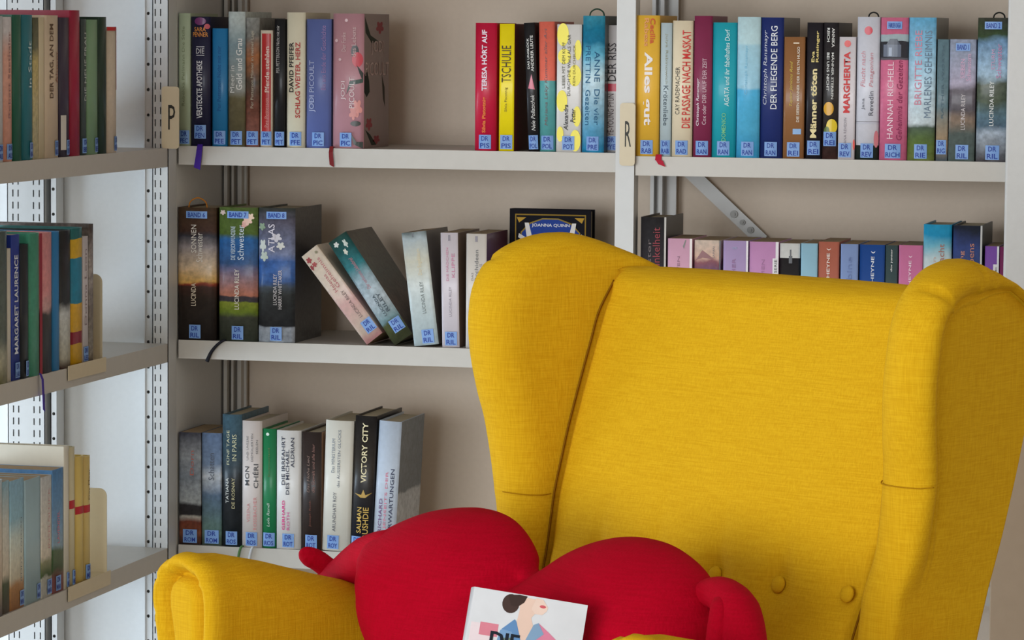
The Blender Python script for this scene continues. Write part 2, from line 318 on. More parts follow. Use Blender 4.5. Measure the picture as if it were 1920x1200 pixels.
def make_book(T, H, D, look, label, tag=None, texts=(), prints=(), hard=True, page=None, tagz=.003, group='books on the shelves', side=None, tagx=.5, ribbon=None, loop=None, toptag=None, tagw=None, matte=False):
    bk = empty('book', label, 'book', group=group)
    b = min(.0045, T*.13) if hard else .0006
    c = .0025 if hard else .0007; n = 8
    if isinstance(look, tuple) and isinstance(look[0], int): m = mat(look, .42, .16) if not matte else mat(look, .75, 0., spec=.08)
    else: m = ramp_mat(look[0], H, **look[1])
    outer = [(-T/2, D)] + [(-T/2+T*k/n, spine_y(-T/2+T*k/n, T, b)) for k in range(n+1)] + [(T/2, D)]
    ti = T/2-c
    inner = [(-ti, D)] + [(-ti+2*ti*k/n, spine_y(-T/2+T*k/n, T, b)+c) for k in range(n+1)] + [(ti, D)]
    V = []; Fs = []; k = len(outer)
    for z in (0, H):
        for p in outer: V.append((p[0], p[1], z))
        for p in inner: V.append((p[0], p[1], z))
    def id_(lv, ring, i): return lv*2*k+ring*k+i
    for i in range(k-1):
        Fs.append((id_(0, 0, i), id_(0, 0, i+1), id_(1, 0, i+1), id_(1, 0, i)))
        Fs.append((id_(0, 1, i+1), id_(0, 1, i), id_(1, 1, i), id_(1, 1, i+1)))
        for lv in (0, 1):
            f = (id_(lv, 0, i), id_(lv, 1, i), id_(lv, 1, i+1), id_(lv, 0, i+1)); Fs.append(f if lv == 0 else f[::-1])
    for i in (0, k-1):
        f = (id_(0, 0, i), id_(1, 0, i), id_(1, 1, i), id_(0, 1, i)); Fs.append(f if i == 0 else f[::-1])
    me = mesh('cover', V, Fs)
    cv = obj('cover', me, m, bk)
    for p in me.polygons[:]:
        if abs(p.normal.z) < .1 and p.normal.y < -.3: p.use_smooth = True
    if side is not None:
        ms = mat(side, .4, .3) if isinstance(side[0], int) else ramp_mat(side[0], H, **side[1])
        me.materials.append(ms)
        for p in me.polygons:
            if p.normal.x > .9 and p.center.x > T/2-1e-4: p.material_index = 1
    ins = .003 if hard else .0004
    box('page_block', (-ti+.0002, c+.0008, ins), (ti-.0002, D-(.004 if hard else .0006), H-ins), page or (M_PAGE if hard else M_PAGE2), bk)
    lift = .0004
    for pr in prints:
        poly, col = pr[0], pr[1]; lift += .00008
        obj('printed_motif', patch(poly, T, H, b, lift), mat(col, .4, .2), bk)
    lift += .0002
    def put(t):
        s, a, b_, c_, d_, col, dr = t[:7]; bold = t[7] if len(t) > 7 else 0; shear = t[8] if len(t) > 8 else 0
        def fn(u, v):
            if dr == 'u': xf, zf = b_-(b_-a)*v, c_+(d_-c_)*u
            elif dr == 'd': xf, zf = a+(b_-a)*v, d_-(d_-c_)*u
            else: xf, zf = a+(b_-a)*u, c_+(d_-c_)*v
            x = (xf-.5)*T; return (x, spine_y(x, T, b)-lift-.0004, zf*H)
        lettering(s, bk, fn, mat(col, .5), 'lettering', bold, shear)
    for t in texts: put(t)
    if tag:
        def lab(s1, s2, xc, wd, z0, h):
            a = max(.02, xc-wd/2/T); e = min(.98, xc+wd/2/T)
            lb = obj('spine_label', patch(rect(a, e, z0/H, (z0+h)/H), T, H, b, lift+.0003), M_LABEL, bk)
            rows = [r for r in (s1, s2) if r]; hh = h/len(rows)
            for i, s in enumerate(rows):
                zt = z0+h-hh*i
                wf = min(1, .2+len(s)*.22) if len(rows) > 1 else .9
                def fn(u, v, zt=zt, wf=wf, a=a, e=e):
                    x = ((a+e)/2+(e-a)*wf*.9*(u-.5)-.5)*T; return (x, spine_y(x, T, b)-lift-.0008, zt-hh*.85+hh*.68*v)
                lettering(s, lb, fn, M_LBLTXT, 'lettering', .012)
        lab('DR', tag, tagx, tagw or min(.0195, T*.85), tagz, .022)
        if toptag:
            lab(toptag, None, .5, min(.036, T*.55), H-.0175, .0115)
    if ribbon:
        x, ln, wd, col, bend = ribbon
        V = []; Fs = []; pts = [(0, -b-.001, .003), (0, -b-.003, .0), (0, -b-.0055, -.006), (bend*.3, -b-.006, -ln*.5), (bend, -b-.006, -ln)]
        for i, p in enumerate(pts):
            wv = wd*(1+.25*i/4)
            V += [(x+p[0]-wv/2, p[1], p[2]), (x+p[0]+wv/2, p[1], p[2]-(.004 if i == 4 else 0)), (x+p[0]-wv/2, p[1]-.0007, p[2]), (x+p[0]+wv/2, p[1]-.0007, p[2]-(.004 if i == 4 else 0))]
        for i in range(4):
            q = i*4; Fs += [(q, q+1, q+5, q+4), (q+3, q+2, q+6, q+7), (q, q+4, q+6, q+2), (q+1, q+3, q+7, q+5)]
        Fs += [(0, 2, 3, 1), (16, 17, 19, 18)]
        obj('ribbon_bookmark', mesh('ribbon_bookmark', V, Fs), mat(col, .7), bk)
    if loop:
        x, r, col = loop
        obj('ribbon_bookmark', tube_mesh('loop', [(x-r, .02, H-.004), (x-r*.8, .02, H+r*.5), (x, .02, H+r*.9), (x+r*.8, .02, H+r*.5), (x+r, .02, H-.004)], [.0012]*5, 6), mat(col, .7), bk, True)
    return bk
def place(bk, x, y, z, lean=0., rz=0.): bk.location = (x, y, z); bk.rotation_euler = (0, lean, rz); return bk
def row_book(x0, x1, ytop, ybot, zs, look, label, lean=0., D=.135, Y=None, **kw):
    """upright book whose spine stands at the front edge of a shelf of the back unit"""
    Y = Y if Y is not None else random.uniform(.004, .008)
    A = at_y(x0, ybot, Y).x; Bx = at_y(x1, ybot, Y).x; H = at_y((x0+x1)/2, ytop, Y).z-zs
    T = (Bx-A)-.0006
    bk = make_book(T, H, D, look, label, **kw)
    l = math.radians(lean)          # positive: top leans to the right
    if lean: x = (Bx - T/2*math.cos(l)) if lean > 0 else (A + T/2*math.cos(l)); dz = T/2*abs(math.sin(l))
    else: x = (A+Bx)/2; dz = 0
    return place(bk, x, Y, zs+dz+.0002, l)
# ------------------------------------------------------------------ armchair
CH = empty('wing_armchair', 'yellow fabric wing armchair with rolled arms and buttoned back', 'armchair', CHO, (0, 0, ANG))
def smooth_closed(pts, n):
    pts = [Vector((*p, 0)) for p in pts]; m_ = len(pts); out = []
    for i in range(m_):
        p0, p1, p2, p3 = pts[i-1], pts[i], pts[(i+1) % m_], pts[(i+2) % m_]
        for k in range(8):
            t = k/8; out.append(.5*((2*p1)+(p2-p0)*t+(2*p0-5*p1+4*p2-p3)*t*t+(3*p1-p0-3*p2+p3)*t**3))
    L = [0]
    for i in range(len(out)): L.append(L[-1]+(out[(i+1) % len(out)]-out[i]).length)
    res = []; j = 0
    for k in range(n):
        s = L[-1]*k/n
        while L[j+1] < s: j += 1
        t = (s-L[j])/max(L[j+1]-L[j], 1e-9); res.append(out[j].lerp(out[(j+1) % len(out)], t))
    return res
def interp(tab, x):
    if x <= tab[0][0]: return tab[0][1]
    for (a, fa), (b, fb) in zip(tab, tab[1:]):
        if x <= b: return fa+(fb-fa)*(x-a)/(b-a)
    return tab[-1][1]
WING = [(.445, .45), (.434, .55), (.434, .65), (.440, .70), (.436, .78), (.4265, .826), (.420, .87), (.420, .912), (.428, .952), (.450, .984), (.487, 1.005), (.533, 1.012),
        (.575, 1.003), (.62, .985), (.66, .966), (.688, .945), (.685, .90), (.652, .80), (.610, .68), (.575, .56), (.55, .45)]
AZ = [(.45, .275), (.60, .280), (.65, .286), (.705, .302), (.78, .314), (.826, .319), (.91, .327), (1.02, .333)]
def wing(sx):
    pts = smooth_closed(WING, 240); n = len(pts)
    nor = []
    for i in range(n):
        t = (pts[(i+1) % n]-pts[i-1]).normalized(); nor.append(Vector((-t.y, t.x, 0)))
    cx = sum((p.x for p in pts))/n; cy = sum((p.y for p in pts))/n
    if sum(nor[i].dot(Vector((cx, cy, 0))-pts[i]) for i in range(n)) < 0: nor = [-v for v in nor]
    fac = [1-.72*min(1, max(0, (p.x-.55)/.07)) for p in pts]
    prof = [(.046, -.0345), (.036, -.0345), (.024, -.0335), (.013, -.0295), (.005, -.0215), (.001, -.011), (0, 0), (.001, .012), (.005, .024), (.012, .033), (.022, .037), (.030, .034), (.036, .027), (.039, .024), (.042, .0265), (.045, .0265), (.048, .0235), (.05, .024)]
    V = []; Fs = []
    folds = [(.540, 1.01), (.575, 1.00), (.495, 1.0), (.452, .985)]
    for (ins, wv) in prof:
        for i in range(n):
            p = pts[i]+nor[i]*ins*fac[i]; y, z = p.x, p.y
            if 0 < ins < .034 or ins == 0:
                for fy, fz in folds:
                    d = math.hypot(pts[i].x-fy, pts[i].y-fz)
                    if d < .012 and wv > .005:
                        g = math.exp(-(d/.0036)**2)*.007; y += nor[i].x*g; z += nor[i].y*g
            t = min(1, max(0, (y-.42)/.26)); lx = interp(AZ, z)*(1-t)+.272*t
            rr = min(1, max(0, (pts[i].x-(.50+(pts[i].y-.45)*.25))/.05)) if pts[i].y < .95 else 0
            rr = max(rr, min(1, max(0, (.76-pts[i].y)/.10)))
            rq = min(1, max(0, (pts[i].x-(.50+(pts[i].y-.45)*.25))/.05)) if pts[i].y < .95 else 0
            wz = wv*(1-rr)+(min(wv, .0265) if ins < .03 else .0265 if wv > 0 else wv)*rr
            if rq > .5 and wv > 0: wz = .0265
            if wv < 0 and z < .712 and ins < .05: wz *= 1.0
            V.append((sx*(lx+wz), y, z))
    k = len(prof)
    for a in range(k-1):
        for i in range(n):
            q = (a*n+i, a*n+(i+1) % n, (a+1)*n+(i+1) % n, (a+1)*n+i); Fs.append(q)
    mid = [(.45, .4975), (.56, .5045), (.68, .525), (.80, .54), (.90, .5525), (.945, .557), (1.0, .557)]
    for base, wv, ins in ((0, prof[0][1], prof[0][0]), ((k-1)*n, prof[-1][1], prof[-1][0])):
        prev = base
        for f in (.3, .6, .85, 1.0):
            st = len(V)
            for i in range(n):
                p = pts[i]+nor[i]*ins*fac[i]; zc = min(.93, max(.50, p.y)); ym = interp(mid, zc); y = p.x+(ym-p.x)*f; z = p.y+(zc-p.y)*f
                t = min(1, max(0, (y-.42)/.26)); lx = interp(AZ, z)*(1-t)+.272*t; V.append((sx*(lx+(wv if wv < 0 else .0265)), y, z))
            for i in range(n): Fs.append((prev+i, prev+(i+1) % n, st+(i+1) % n, st+i))
            prev = st
    bm = bmesh.new(); vv = [bm.verts.new(v) for v in V]
    for f in Fs: bm.faces.new([vv[i] for i in f])
    o = obj('wing', bm_mesh('wing', bm), M_YEL, CH, True); return o
wl = wing(-1); wr = wing(1)
def strand(name, pts, r, m, parent, seg=6): return obj(name, tube_mesh(name, pts, [r]*len(pts), seg), m, parent, True)
M_SEAM = fabric_mat('yellow_seam', (180, 132, 14), (164, 114, 8))
def arm(sx):
    # cross-section of the arm, seen from the front: fat rolled top, waisted outside, straight inside
    sec = [(-.052, .30), (-.050, .40), (-.047, .48), (-.048, .535), (-.054, .575), (-.0605, .605), (-.060, .630), (-.050, .652), (-.030, .666), (-.006, .6695), (.018, .664), (.036, .650), (.045, .630), (.047, .605), (.046, .57), (.046, .50), (.046, .40), (.046, .30)]
    pts = [Vector((p[0], p[1], 0)) for p in sec]; fine = []
    for i in range(len(pts)-1):
        p0 = pts[max(i-1, 0)]; p1 = pts[i]; p2 = pts[i+1]; p3 = pts[min(i+2, len(pts)-1)]
        for k in range(4):
            t = k/4; fine.append(.5*((2*p1)+(p2-p0)*t+(2*p0-5*p1+4*p2-p3)*t*t+(3*p1-p0-3*p2+p3)*t**3))
    fine.append(pts[-1]); n = len(fine)
    nor = []
    for i in range(n):
        t = (fine[min(i+1, n-1)]-fine[max(i-1, 0)]).normalized(); nor.append(Vector((t.y, -t.x, 0)))   # inward
    rings = []       # (y, inset, drop)
    topline = [(0, 0), (.05, .004), (.11, .018), (.187, .040), (.276, .063), (.36, .078), (.46, .085)]
    front = [(-.0015, .038), (-.001, .034), (.003, .0295), (.010, .026), (.0155, .0238), (.012, .0215), (.003, .0165), (-.004, .0105), (-.0035, .005), (.004, .001), (.014, -.0008)]
    for y, ins in front: rings.append((y, ins, 0))
    for y in (.025, .05, .08, .11, .15, .187, .23, .276, .32, .36, .41, .46, .52): rings.append((y, 0, interp(topline, y)))
    V = []; Fs = []
    folds = [(-.058, .60), (-.056, .64), (-.035, .664), (.01, .667), (.04, .645)]
    for y, ins, drop in rings:
        for i in range(n):
            p = fine[i]+nor[i]*ins; z = p.y; x = p.x
            hf = min(1, max(0, (z-.30)/.30)); 
            yy = y
            if ins > 0.0005 and ins < .022 or (ins <= .0005 and y < .03):
                for fx, fz in folds:
                    d = math.hypot(fine[i].x-fx, fine[i].y-fz)
                    g = math.exp(-(d/.004)**2)*.0035; x += nor[i].x*g; z += nor[i].y*g
            V.append((sx*(.343-x*1.0), yy, z-drop*hf))
    for a in range(len(rings)-1):
        for i in range(n-1): Fs.append((a*n+i, a*n+i+1, (a+1)*n+i+1, (a+1)*n+i))
    Fs.append(tuple(range(n)))
    bm = bmesh.new(); vv = [bm.verts.new(v) for v in V]
    for f in Fs: bm.faces.new([vv[i] for i in f])
    bmesh.ops.triangulate(bm, faces=[f for f in bm.faces if len(f.verts) > 4])
    return obj('armrest', bm_mesh('armrest', bm), M_YEL, CH, True)
arm(-1); arm(1)
# buttoned inner back
BX = [-.155, -.06, .036, .131, .224]; BZ = .648
def back_y(z): return .450+(z-.62)*.352
def backrest():
    nu, nv = 72, 90; V = []; Fs = []
    sec = []                                     # (y offset normal to the lean, z) going up the front, over the top and down behind
    for k in range(60): z = .36+(.945-.36)*k/59; sec.append((back_y(z), z, 1))
    y0, z0 = back_y(.945)+.034, .941
    for k in range(1, 13):
        a = math.radians(180-15-150*k/12); sec.append((y0+.036*math.cos(a), z0+.034*math.sin(a), max(0, 1-k/5)))
    for k in range(1, 8): z = .945-(.945-.36)*k/7; sec.append((back_y(z)+.070, z, 0))
    m_ = len(sec)
    def half(z):                 # the back cushion ends a few millimetres short of the wing, leaving a deep seam
        y = back_y(z)+.004; t = min(1, max(0, (y-.42)/.26)); return interp(AZ, z)*(1-t)+.272*t-.0345-.0035
    for j, (y, z, fr) in enumerate(sec):
        for i in range(nu+1):
            u = -1+2*i/nu; x = half(min(z, .95))*u; au = abs(u)
            bulge = .018*(1-abs(u)**4)*fr; yy = y-bulge+(.011*(1-math.sqrt(max(0, 1-min(1, max(0, (au-.93)/.06))**2)))+(.045 if au > .995 else 0))*(1 if fr > .3 else 0)
            zz = z-(.004*abs(u)**4 if z > .93 else 0)
            if fr > .5:
                for b in BX:
                    dx = x-b; dz = z-BZ
                    yy += .011*math.exp(-(dx*dx+dz*dz)/(2*.013**2))
                    if dz > 0: yy += .0045*math.exp(-(dx/.009)**2)*math.exp(-dz/.05)
            V.append((x, yy, zz))
    w_ = nu+1
    for j in range(m_-1):
        for i in range(nu): Fs.append((j*w_+i, j*w_+i+1, (j+1)*w_+i+1, (j+1)*w_+i))
    for e in (0, nu): Fs.append(tuple(j*w_+e for j in range(m_)))
    bm = bmesh.new(); vv = [bm.verts.new(v) for v in V]
    for f in Fs: bm.faces.new([vv[i] for i in f])
    bmesh.ops.triangulate(bm, faces=[f for f in bm.faces if len(f.verts) > 4])
    return obj('backrest', bm_mesh('backrest', bm), M_YEL, CH, True)
br = backrest()
for b in BX:
    bm = bmesh.new(); bmesh.ops.create_uvsphere(bm, u_segments=18, v_segments=10, radius=.0095)
    for v in bm.verts: v.co.y *= .42
    o = obj('button', bm_mesh('button', bm), M_YEL, br, True); o.location = (b, back_y(BZ)-.018*(1-abs(b/.262)**4)+.0065, BZ); o.rotation_euler = (math.radians(-19), 0, 0)
M_CREASE_SHADE = fabric_mat('crease_shade_cord', (132, 88, 8), (118, 76, 6))  # dark cord colour stands in for the shade in the crease beside the wing
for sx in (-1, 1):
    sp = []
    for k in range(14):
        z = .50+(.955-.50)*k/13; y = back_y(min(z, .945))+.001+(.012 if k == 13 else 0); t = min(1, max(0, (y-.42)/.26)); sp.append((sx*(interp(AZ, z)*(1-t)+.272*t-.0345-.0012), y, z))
    obj('seam_and_crease_shade', tube_mesh('seam_and_crease_shade', sp, [.0013]*14, 6), M_CREASE_SHADE, br, True)
# outer back, seat, apron, legs
def rounded(name, lo, hi, r, m, parent, shear=0.):
    bm = bmesh.new(); add_box(bm, lo, hi); bmesh.ops.bevel(bm, geom=bm.edges[:], offset=r, segments=5, affect='EDGES', profile=.5)
    if shear:
        for v in bm.verts: v.co.y += (v.co.z-.62)*shear
    return obj(name, bm_mesh(name, bm), m, parent, True)
rounded('outer_back', (-.262, .535, .24), (.262, .605, .93), .025, M_YEL, CH, .30)
rounded('seat_cushion', (-.282, -.005, .315), (.282, .46, .455), .035, M_YEL, CH)
rounded('seat_base', (-.30, .02, .19), (.30, .56, .33), .02, M_YEL, CH)
for x, y in ((-.26, .06), (.26, .06), (-.24, .50), (.24, .50)):
    bm = bmesh.new(); bmesh.ops.create_cone(bm, cap_ends=True, segments=20, radius1=.014, radius2=.026, depth=.20, matrix=Matrix.Translation((0, 0, .10)))
    bmesh.ops.create_cone(bm, cap_ends=True, segments=20, radius1=.012, radius2=.014, depth=.01, matrix=Matrix.Translation((0, 0, .005)))
    o = obj('leg', bm_mesh('leg', bm), M_WOOD, CH, True); o.location = (x, y, 0)
# seams on the wings
def surf_wing(y, z, wv, sx):
    t = min(1, max(0, (y-.42)/.26)); lx = interp(AZ, z)*(1-t)+.272*t; return (sx*(lx+wv), y, z)
strand('seam_and_crease_shade', [surf_wing(.437, .708, 0, -1), surf_wing(.443, .707, -.024, -1), surf_wing(.462, .706, -.0352, -1), surf_wing(.49, .707, -.0325, -1), surf_wing(.52, .709, -.031, -1)], .0007, M_SEAM, wl)
strand('seam_and_crease_shade', [surf_wing(.457, .776, -.0355, 1), surf_wing(.441, .775, -.024, 1), surf_wing(.4355, .775, 0, 1), surf_wing(.441, .775, .025, 1), surf_wing(.455, .776, .0375, 1)], .0007, M_SEAM, wr)

# ------------------------------------------------------------------ heart cushion with arms
def to_world(v): return CHO + WX*v[0] + BY*v[1] + Vector((0, 0, v[2]))
def heart_y(z): return .235+(z-.62)*.36
HO = Vector((.0, heart_y(.46), .46))
def ch_h(px, py):
    d = ray(px, py); o_ = CAM-CHO; num = o_.dot(BY)-heart_y(o_.z); den = d.dot(BY)-.36*d.z; P = o_-d*(num/den); return Vector((P.dot(WX), P.dot(BY), P.z))
HC = empty('heart_cushion', 'red plush heart shaped cushion with two arms on the armchair seat', 'cushion', to_world(HO), (0, 0, ANG))
hp = [(1008, 1076), (1045, 1058), (1090, 1028), (1140, 1010), (1190, 1006), (1245, 1018), (1290, 1046), (1322, 1083), (1338, 1130), (1336, 1180), (1310, 1240), (1240, 1300), (1150, 1345), (1050, 1370),
      (940, 1370), (850, 1340), (770, 1280), (728, 1205), (712, 1140), (708, 1075), (718, 1015), (752, 984), (805, 960), (850, 952), (900, 952), (945, 967), (975, 997), (996, 1037)]
hl = []
for px, py in hp:
    q = ch_h(px, py)-HO; hl.append((q.x, q.z))
HOUT = smooth_closed(hl, 200)
zmin = min(p.y for p in HOUT)
if zmin < .0: HOUT = [Vector((p.x, p.y if p.y > .15 else .15-(.15-p.y)*(.15-.006)/(.15-zmin), 0)) for p in HOUT]
def heart_mesh():
    ctr = Vector((sum(p.x for p in HOUT)/len(HOUT), .11, 0)); n = len(HOUT); K = 36; R_ = .085
    def dist(p):
        best = 9
        for i in range(n):
            a = HOUT[i]; b = HOUT[(i+1) % n]; ab = b-a; t = max(0, min(1, (p-a).dot(ab)/max(ab.length_squared, 1e-12))); best = min(best, (p-(a+ab*t)).length)
        return best
    V = []; Fs = []
    def loc(px, py): q = ch_h(px, py)-HO; return Vector((q.x, q.z, 0))
    GR = [(loc(1012, 1070), loc(985, 1092), .030, .010), (loc(985, 1092), loc(925, 1125), .014, .016), (loc(706, 1050), loc(752, 1066), .007, .006), (loc(706, 1020), loc(748, 1035), .006, .006), (loc(706, 1085), loc(742, 1108), .006, .007), (loc(1342, 1120), loc(1290, 1135), .007, .008), (loc(1338, 1160), loc(1285, 1180), .006, .008), (loc(1080, 1075), loc(1150, 1120), .004, .016)]
    from mathutils import noise
    def relief(p):
        r = .0035*noise.noise(Vector((p.x*14, p.y*14, 3)))
        for a, b, dp, wd_ in GR:
            ab = b-a; t = max(0, min(1, (p-a).dot(ab)/ab.length_squared)); r -= dp*math.exp(-((p-(a+ab*t)).length/wd_)**2)*(1-.6*t)
        return r
    def hgt(p):
        d = min(dist(p), R_); h = math.sqrt(max(0, d*(2*R_-d))); h = max(0, h+relief(p)*min(1, d/.01))
        return h
    for sgn in (-1, 1):
        for k in range(K):
            t = 1-(k/K)**1.6 if k else 1
            for i in range(n):
                p = ctr.lerp(HOUT[i], t); h = hgt(p)*(1.0 if sgn < 0 else .55)
                V.append((p.x, sgn*h+.36*p.y, p.y))
        V.append((ctr.x, sgn*hgt(ctr)*(1.0 if sgn < 0 else .55)+.36*ctr.y, ctr.y))
    blk = K*n+1
    for s in (0, 1):
        o = s*blk
        for k in range(K-1):
            for i in range(n):
                f = (o+k*n+i, o+k*n+(i+1) % n, o+(k+1)*n+(i+1) % n, o+(k+1)*n+i); Fs.append(f)
        for i in range(n): Fs.append((o+(K-1)*n+i, o+(K-1)*n+(i+1) % n, o+K*n))
    bm = bmesh.new(); vv = [bm.verts.new(v) for v in V]
    for f in Fs: bm.faces.new([vv[i] for i in f])
    bmesh.ops.remove_doubles(bm, verts=bm.verts, dist=.0004)
    for _ in range(3): bmesh.ops.smooth_vert(bm, verts=bm.verts, factor=.4, use_axis_x=True, use_axis_y=True, use_axis_z=True)
    return bm_mesh('heart', bm)
obj('heart_body', heart_mesh(), M_RED, HC, True)
def cp(px, py, lx): return ch_x(px, py, lx)-HO
def plush(name, pts, radii, m=M_RED):
    return obj(name, tube_mesh(name, pts, radii, 20), m, HC, True)
def cy(px, py, ly): return ch_y(px, py, ly)-HO
lar = plush('arm', [cp(775, 1040, -.215), cp(735, 1032, -.255), cp(692, 1046, -.31), cp(648, 1074, -.37), cp(612, 1108, -.42), cp(598, 1160, -.45), cp(594, 1190, -.455)], [.006, .024, .026, .0215, .020, .018, .004])
t_ = plush('thumb', [cp(655, 1088, -.385), cp(622, 1070, -.40), cp(597, 1052, -.41), cp(581, 1044, -.415), cp(570, 1038, -.417), cp(564, 1035, -.417)], [.012, .0125, .0125, .012, .009, .002]); t_.parent = lar
rar = plush('arm', [cy(1290, 1128, .27), cy(1328, 1112, .25), cy(1358, 1118, .23), cy(1384, 1150, .21), cy(1394, 1212, .19), cy(1394, 1290, .178), cy(1392, 1320, .172)], [.006, .015, .0195, .0235, .0245, .024, .006])
t_ = plush('thumb', [cy(1352, 1118, .222), cy(1352, 1142, .196), cy(1350, 1180, .182), cy(1346, 1225, .172), cy(1344, 1250, .166)], [.005, .0115, .0135, .0135, .003]); t_.parent = rar
# ------------------------------------------------------------------ prints on the wide side of a book
def side_patch(bk, T, D, H, poly, col, lift, rough=.7):
    lift = lift*.3
    me = mesh('p', [(T/2+lift, p[0]*D, p[1]*H) for p in poly], [tuple(range(len(poly)))])
    if me.polygons[0].normal.x < 0: me.flip_normals()
    return obj('printed_motif', me, mat(col, rough, 0., spec=.1), bk)
def side_text(bk, T, D, H, s, a, b, c, d, col, lift=.0012, bold=0., dr='h'):
    lift = lift*.4
    def fn(u, v):
        if dr == 'h': return (T/2+lift, (a+(b-a)*u)*D, (c+(d-c)*v)*H)
        return (T/2+lift, (b-(b-a)*v)*D, (c+(d-c)*u)*H)
    lettering(s, bk, fn, mat(col, .7, 0., spec=.1), 'lettering', bold)
W_ = (225, 224, 220); K_ = (28, 26, 28)
G1, G2, G3, G4, G5 = 'books on the top shelf of the back unit', 'books on the top shelf of the right bay', 'books on the middle shelf of the back unit', 'books on the lowest visible shelf of the back unit', 'paperbacks behind the chair top'
# ---- top shelf, left bay
def t1(*a, yb=276, **k): return row_book(*a[:3], yb, Z1, *a[3:], group=G1, **k)
t1(335, 357.5, 25, (176, 188, 158), 'pale green book at the left end of the top shelf by the P sign', tag='PEC', texts=[('Rebekka Pellmann Die Stille', .3, .55, .3, .9, (140, 150, 120), 'u')])
b_ = t1(358.5, 394.8, 31.5, (30, 28, 58), 'dark navy book with pink flower and purple ribbon next to pale green one', tag='PEN', tagz=.012, texts=[('SARA', .2, .8, .885, .92, (214, 140, 60), 'h', .01), ('PENNER', .12, .9, .845, .88, (214, 140, 60), 'h', .01), ('DIE', .3, .72, .715, .755, (220, 220, 225), 'h'), ('VERSTECKTE APOTHEKE', .32, .62, .215, .66, (226, 226, 230), 'u', .015)],
   prints=[(ell(.5, .965, .3, .03), (110, 40, 100)), (ell(.85, .925, .14, .02), (190, 80, 90)), (rect(.3, .72, .765, .77), (220, 220, 225)), (rect(.3, .72, .70, .705), (220, 220, 225))], ribbon=(.001, .034, .0085, (62, 26, 140), -.004))
t1(398, 427, 53.5, (38, 122, 176), 'plain bright blue shorter book on the top shelf near the P sign', tag='PEE', texts=[('Per Petterson Nicht mit mir', .35, .6, .3, .85, (30, 90, 150), 'u')])
t1(428, 460, 22, ([(0, (96, 88, 62)), (.36, (112, 104, 76)), (.42, (150, 152, 146)), (.75, (128, 148, 154)), (.95, (196, 204, 200))], dict(amt=.04, mott=.15)), 'grey and olive landscape book, tallest among the first five on the top shelf', tag='PET', texts=[('Meer in', .12, .40, .40, .60, W_, 'u'), ('Gold und Grau', .5, .85, .42, .80, W_, 'u', .01)])
t1(460.5, 486.5, 33.5, ([(0, (150, 96, 84)), (.3, (122, 74, 60)), (.5, (84, 70, 58)), (.7, (158, 98, 58)), (.85, (120, 118, 112)), (1, (150, 148, 142))], dict(amt=.08, mott=.3)), 'brown and grey photo cover book left of the small red one', tag='PET', texts=[('Per Petterson Männer in meiner Lage', .4, .68, .3, .9, (190, 180, 160), 'u')])
t1(488, 511.5, 57, (222, 206, 184), 'small red book with cream border on the top shelf', tag='PET', prints=[(rect(.13, .87, .115, .972), (178, 36, 34))], texts=[('Pferde stehlen', .4, .75, .47, .86, (236, 220, 205), 'u', .005), ('Per Petterson', .4, .7, .17, .42, (220, 150, 140), 'u')])
t1(514, 535, 36, (24, 22, 24), 'slim black book between red and cream books on the top shelf', tag='PET', texts=[('PER PETTERSON Nicht mit mir', .2, .5, .58, .95, (190, 186, 184), 'u')])
t1(537.5, 572.5, 23.5, (224, 214, 188), 'cream book with black and red capital lettering, left half of top shelf', tag='PFE', texts=[('DAVID PFEIFER', .14, .40, .41, .78, K_, 'u', .02), ('SCHLAG WEITER, HERZ', .50, .80, .22, .78, (176, 44, 40), 'u', .02)])
b_ = t1(574.5, 621, 36, (92, 104, 160), 'violet blue book left of the thick pink flowered one', tag='PIC', texts=[('JODI PICOULT', .12, .40, .28, .68, (178, 186, 220), 'u', .01), ('Bis ans Ende der Geschichte', .62, .8, .45, .95, (150, 120, 170), 'u')])
PB = t1(624, 682.5, 25.7, (182, 132, 140), 'thick pink book with bird and flowers on the spine and brown side', D=.142, tag='PIC', tagx=.44, side=(112, 88, 82),
   texts=[('JODI', .28, .45, .36, .5, (222, 205, 205), 'u'), ('PICOULT', .55, .72, .30, .53, (222, 205, 205), 'u'), ('Der Funke', .3, .44, .72, .86, (205, 175, 175), 'u'), ('des Lebens', .62, .76, .68, .9, (205, 175, 175), 'u')],
   prints=[(ell(.72, .72, .12, .05), (34, 34, 34)), (ell(.8, .66, .17, .055), (196, 60, 74)), ([(.78, .62), (.98, .56), (.97, .50), (.86, .56)], (40, 44, 40)), ([(.45, .40), (.56, .50), (.98, .52), (.97, .49), (.62, .47)], (44, 66, 56)),
           (flo(.8, .30, .16, .07), (214, 140, 132)), (flo(.68, .26, .14, .05), (200, 120, 112)), (ell(.75, .185, .16, .02), (52, 50, 46)), ([(.58, .12), (.70, .03), (.98, .0), (.98, .05), (.78, .05)], (40, 50, 44)), (ell(.45, .95, .05, .012), (214, 180, 184)), (ell(.12, .80, .05, .012), (214, 180, 184)), (ell(.24, .66, .05, .01), (214, 180, 184))],
   ribbon=(-.026, .026, .006, (120, 22, 26), .002))
_T, _D, _H = at_y(682.5, 276, 0).x-at_y(624, 276, 0).x-.0006, .142, at_y(650, 25.7, 0).z-Z1
for poly, col in (([(.0, .55), (.12, .57), (.2, .5), (.22, .42), (.1, .38), (.0, .42)], (40, 48, 42)), (flo(.62, .9, .16, .05), (150, 80, 84)), ([(.02, .98), (.25, .84), (.55, .8), (.3, .78), (.05, .86)], (52, 58, 48)), ([(.7, .55), (.82, .45), (.84, .3), (.76, .36)], (58, 56, 46)), (flo(.2, .18, .14, .05), (150, 80, 84)), ([(.05, .14), (.3, .02), (.5, .02), (.25, .1)], (44, 52, 44)), (flo(.5, .06, .14, .035), (140, 70, 74))):
    side_patch(PB, _T, _D, _H, poly, col, .0004)
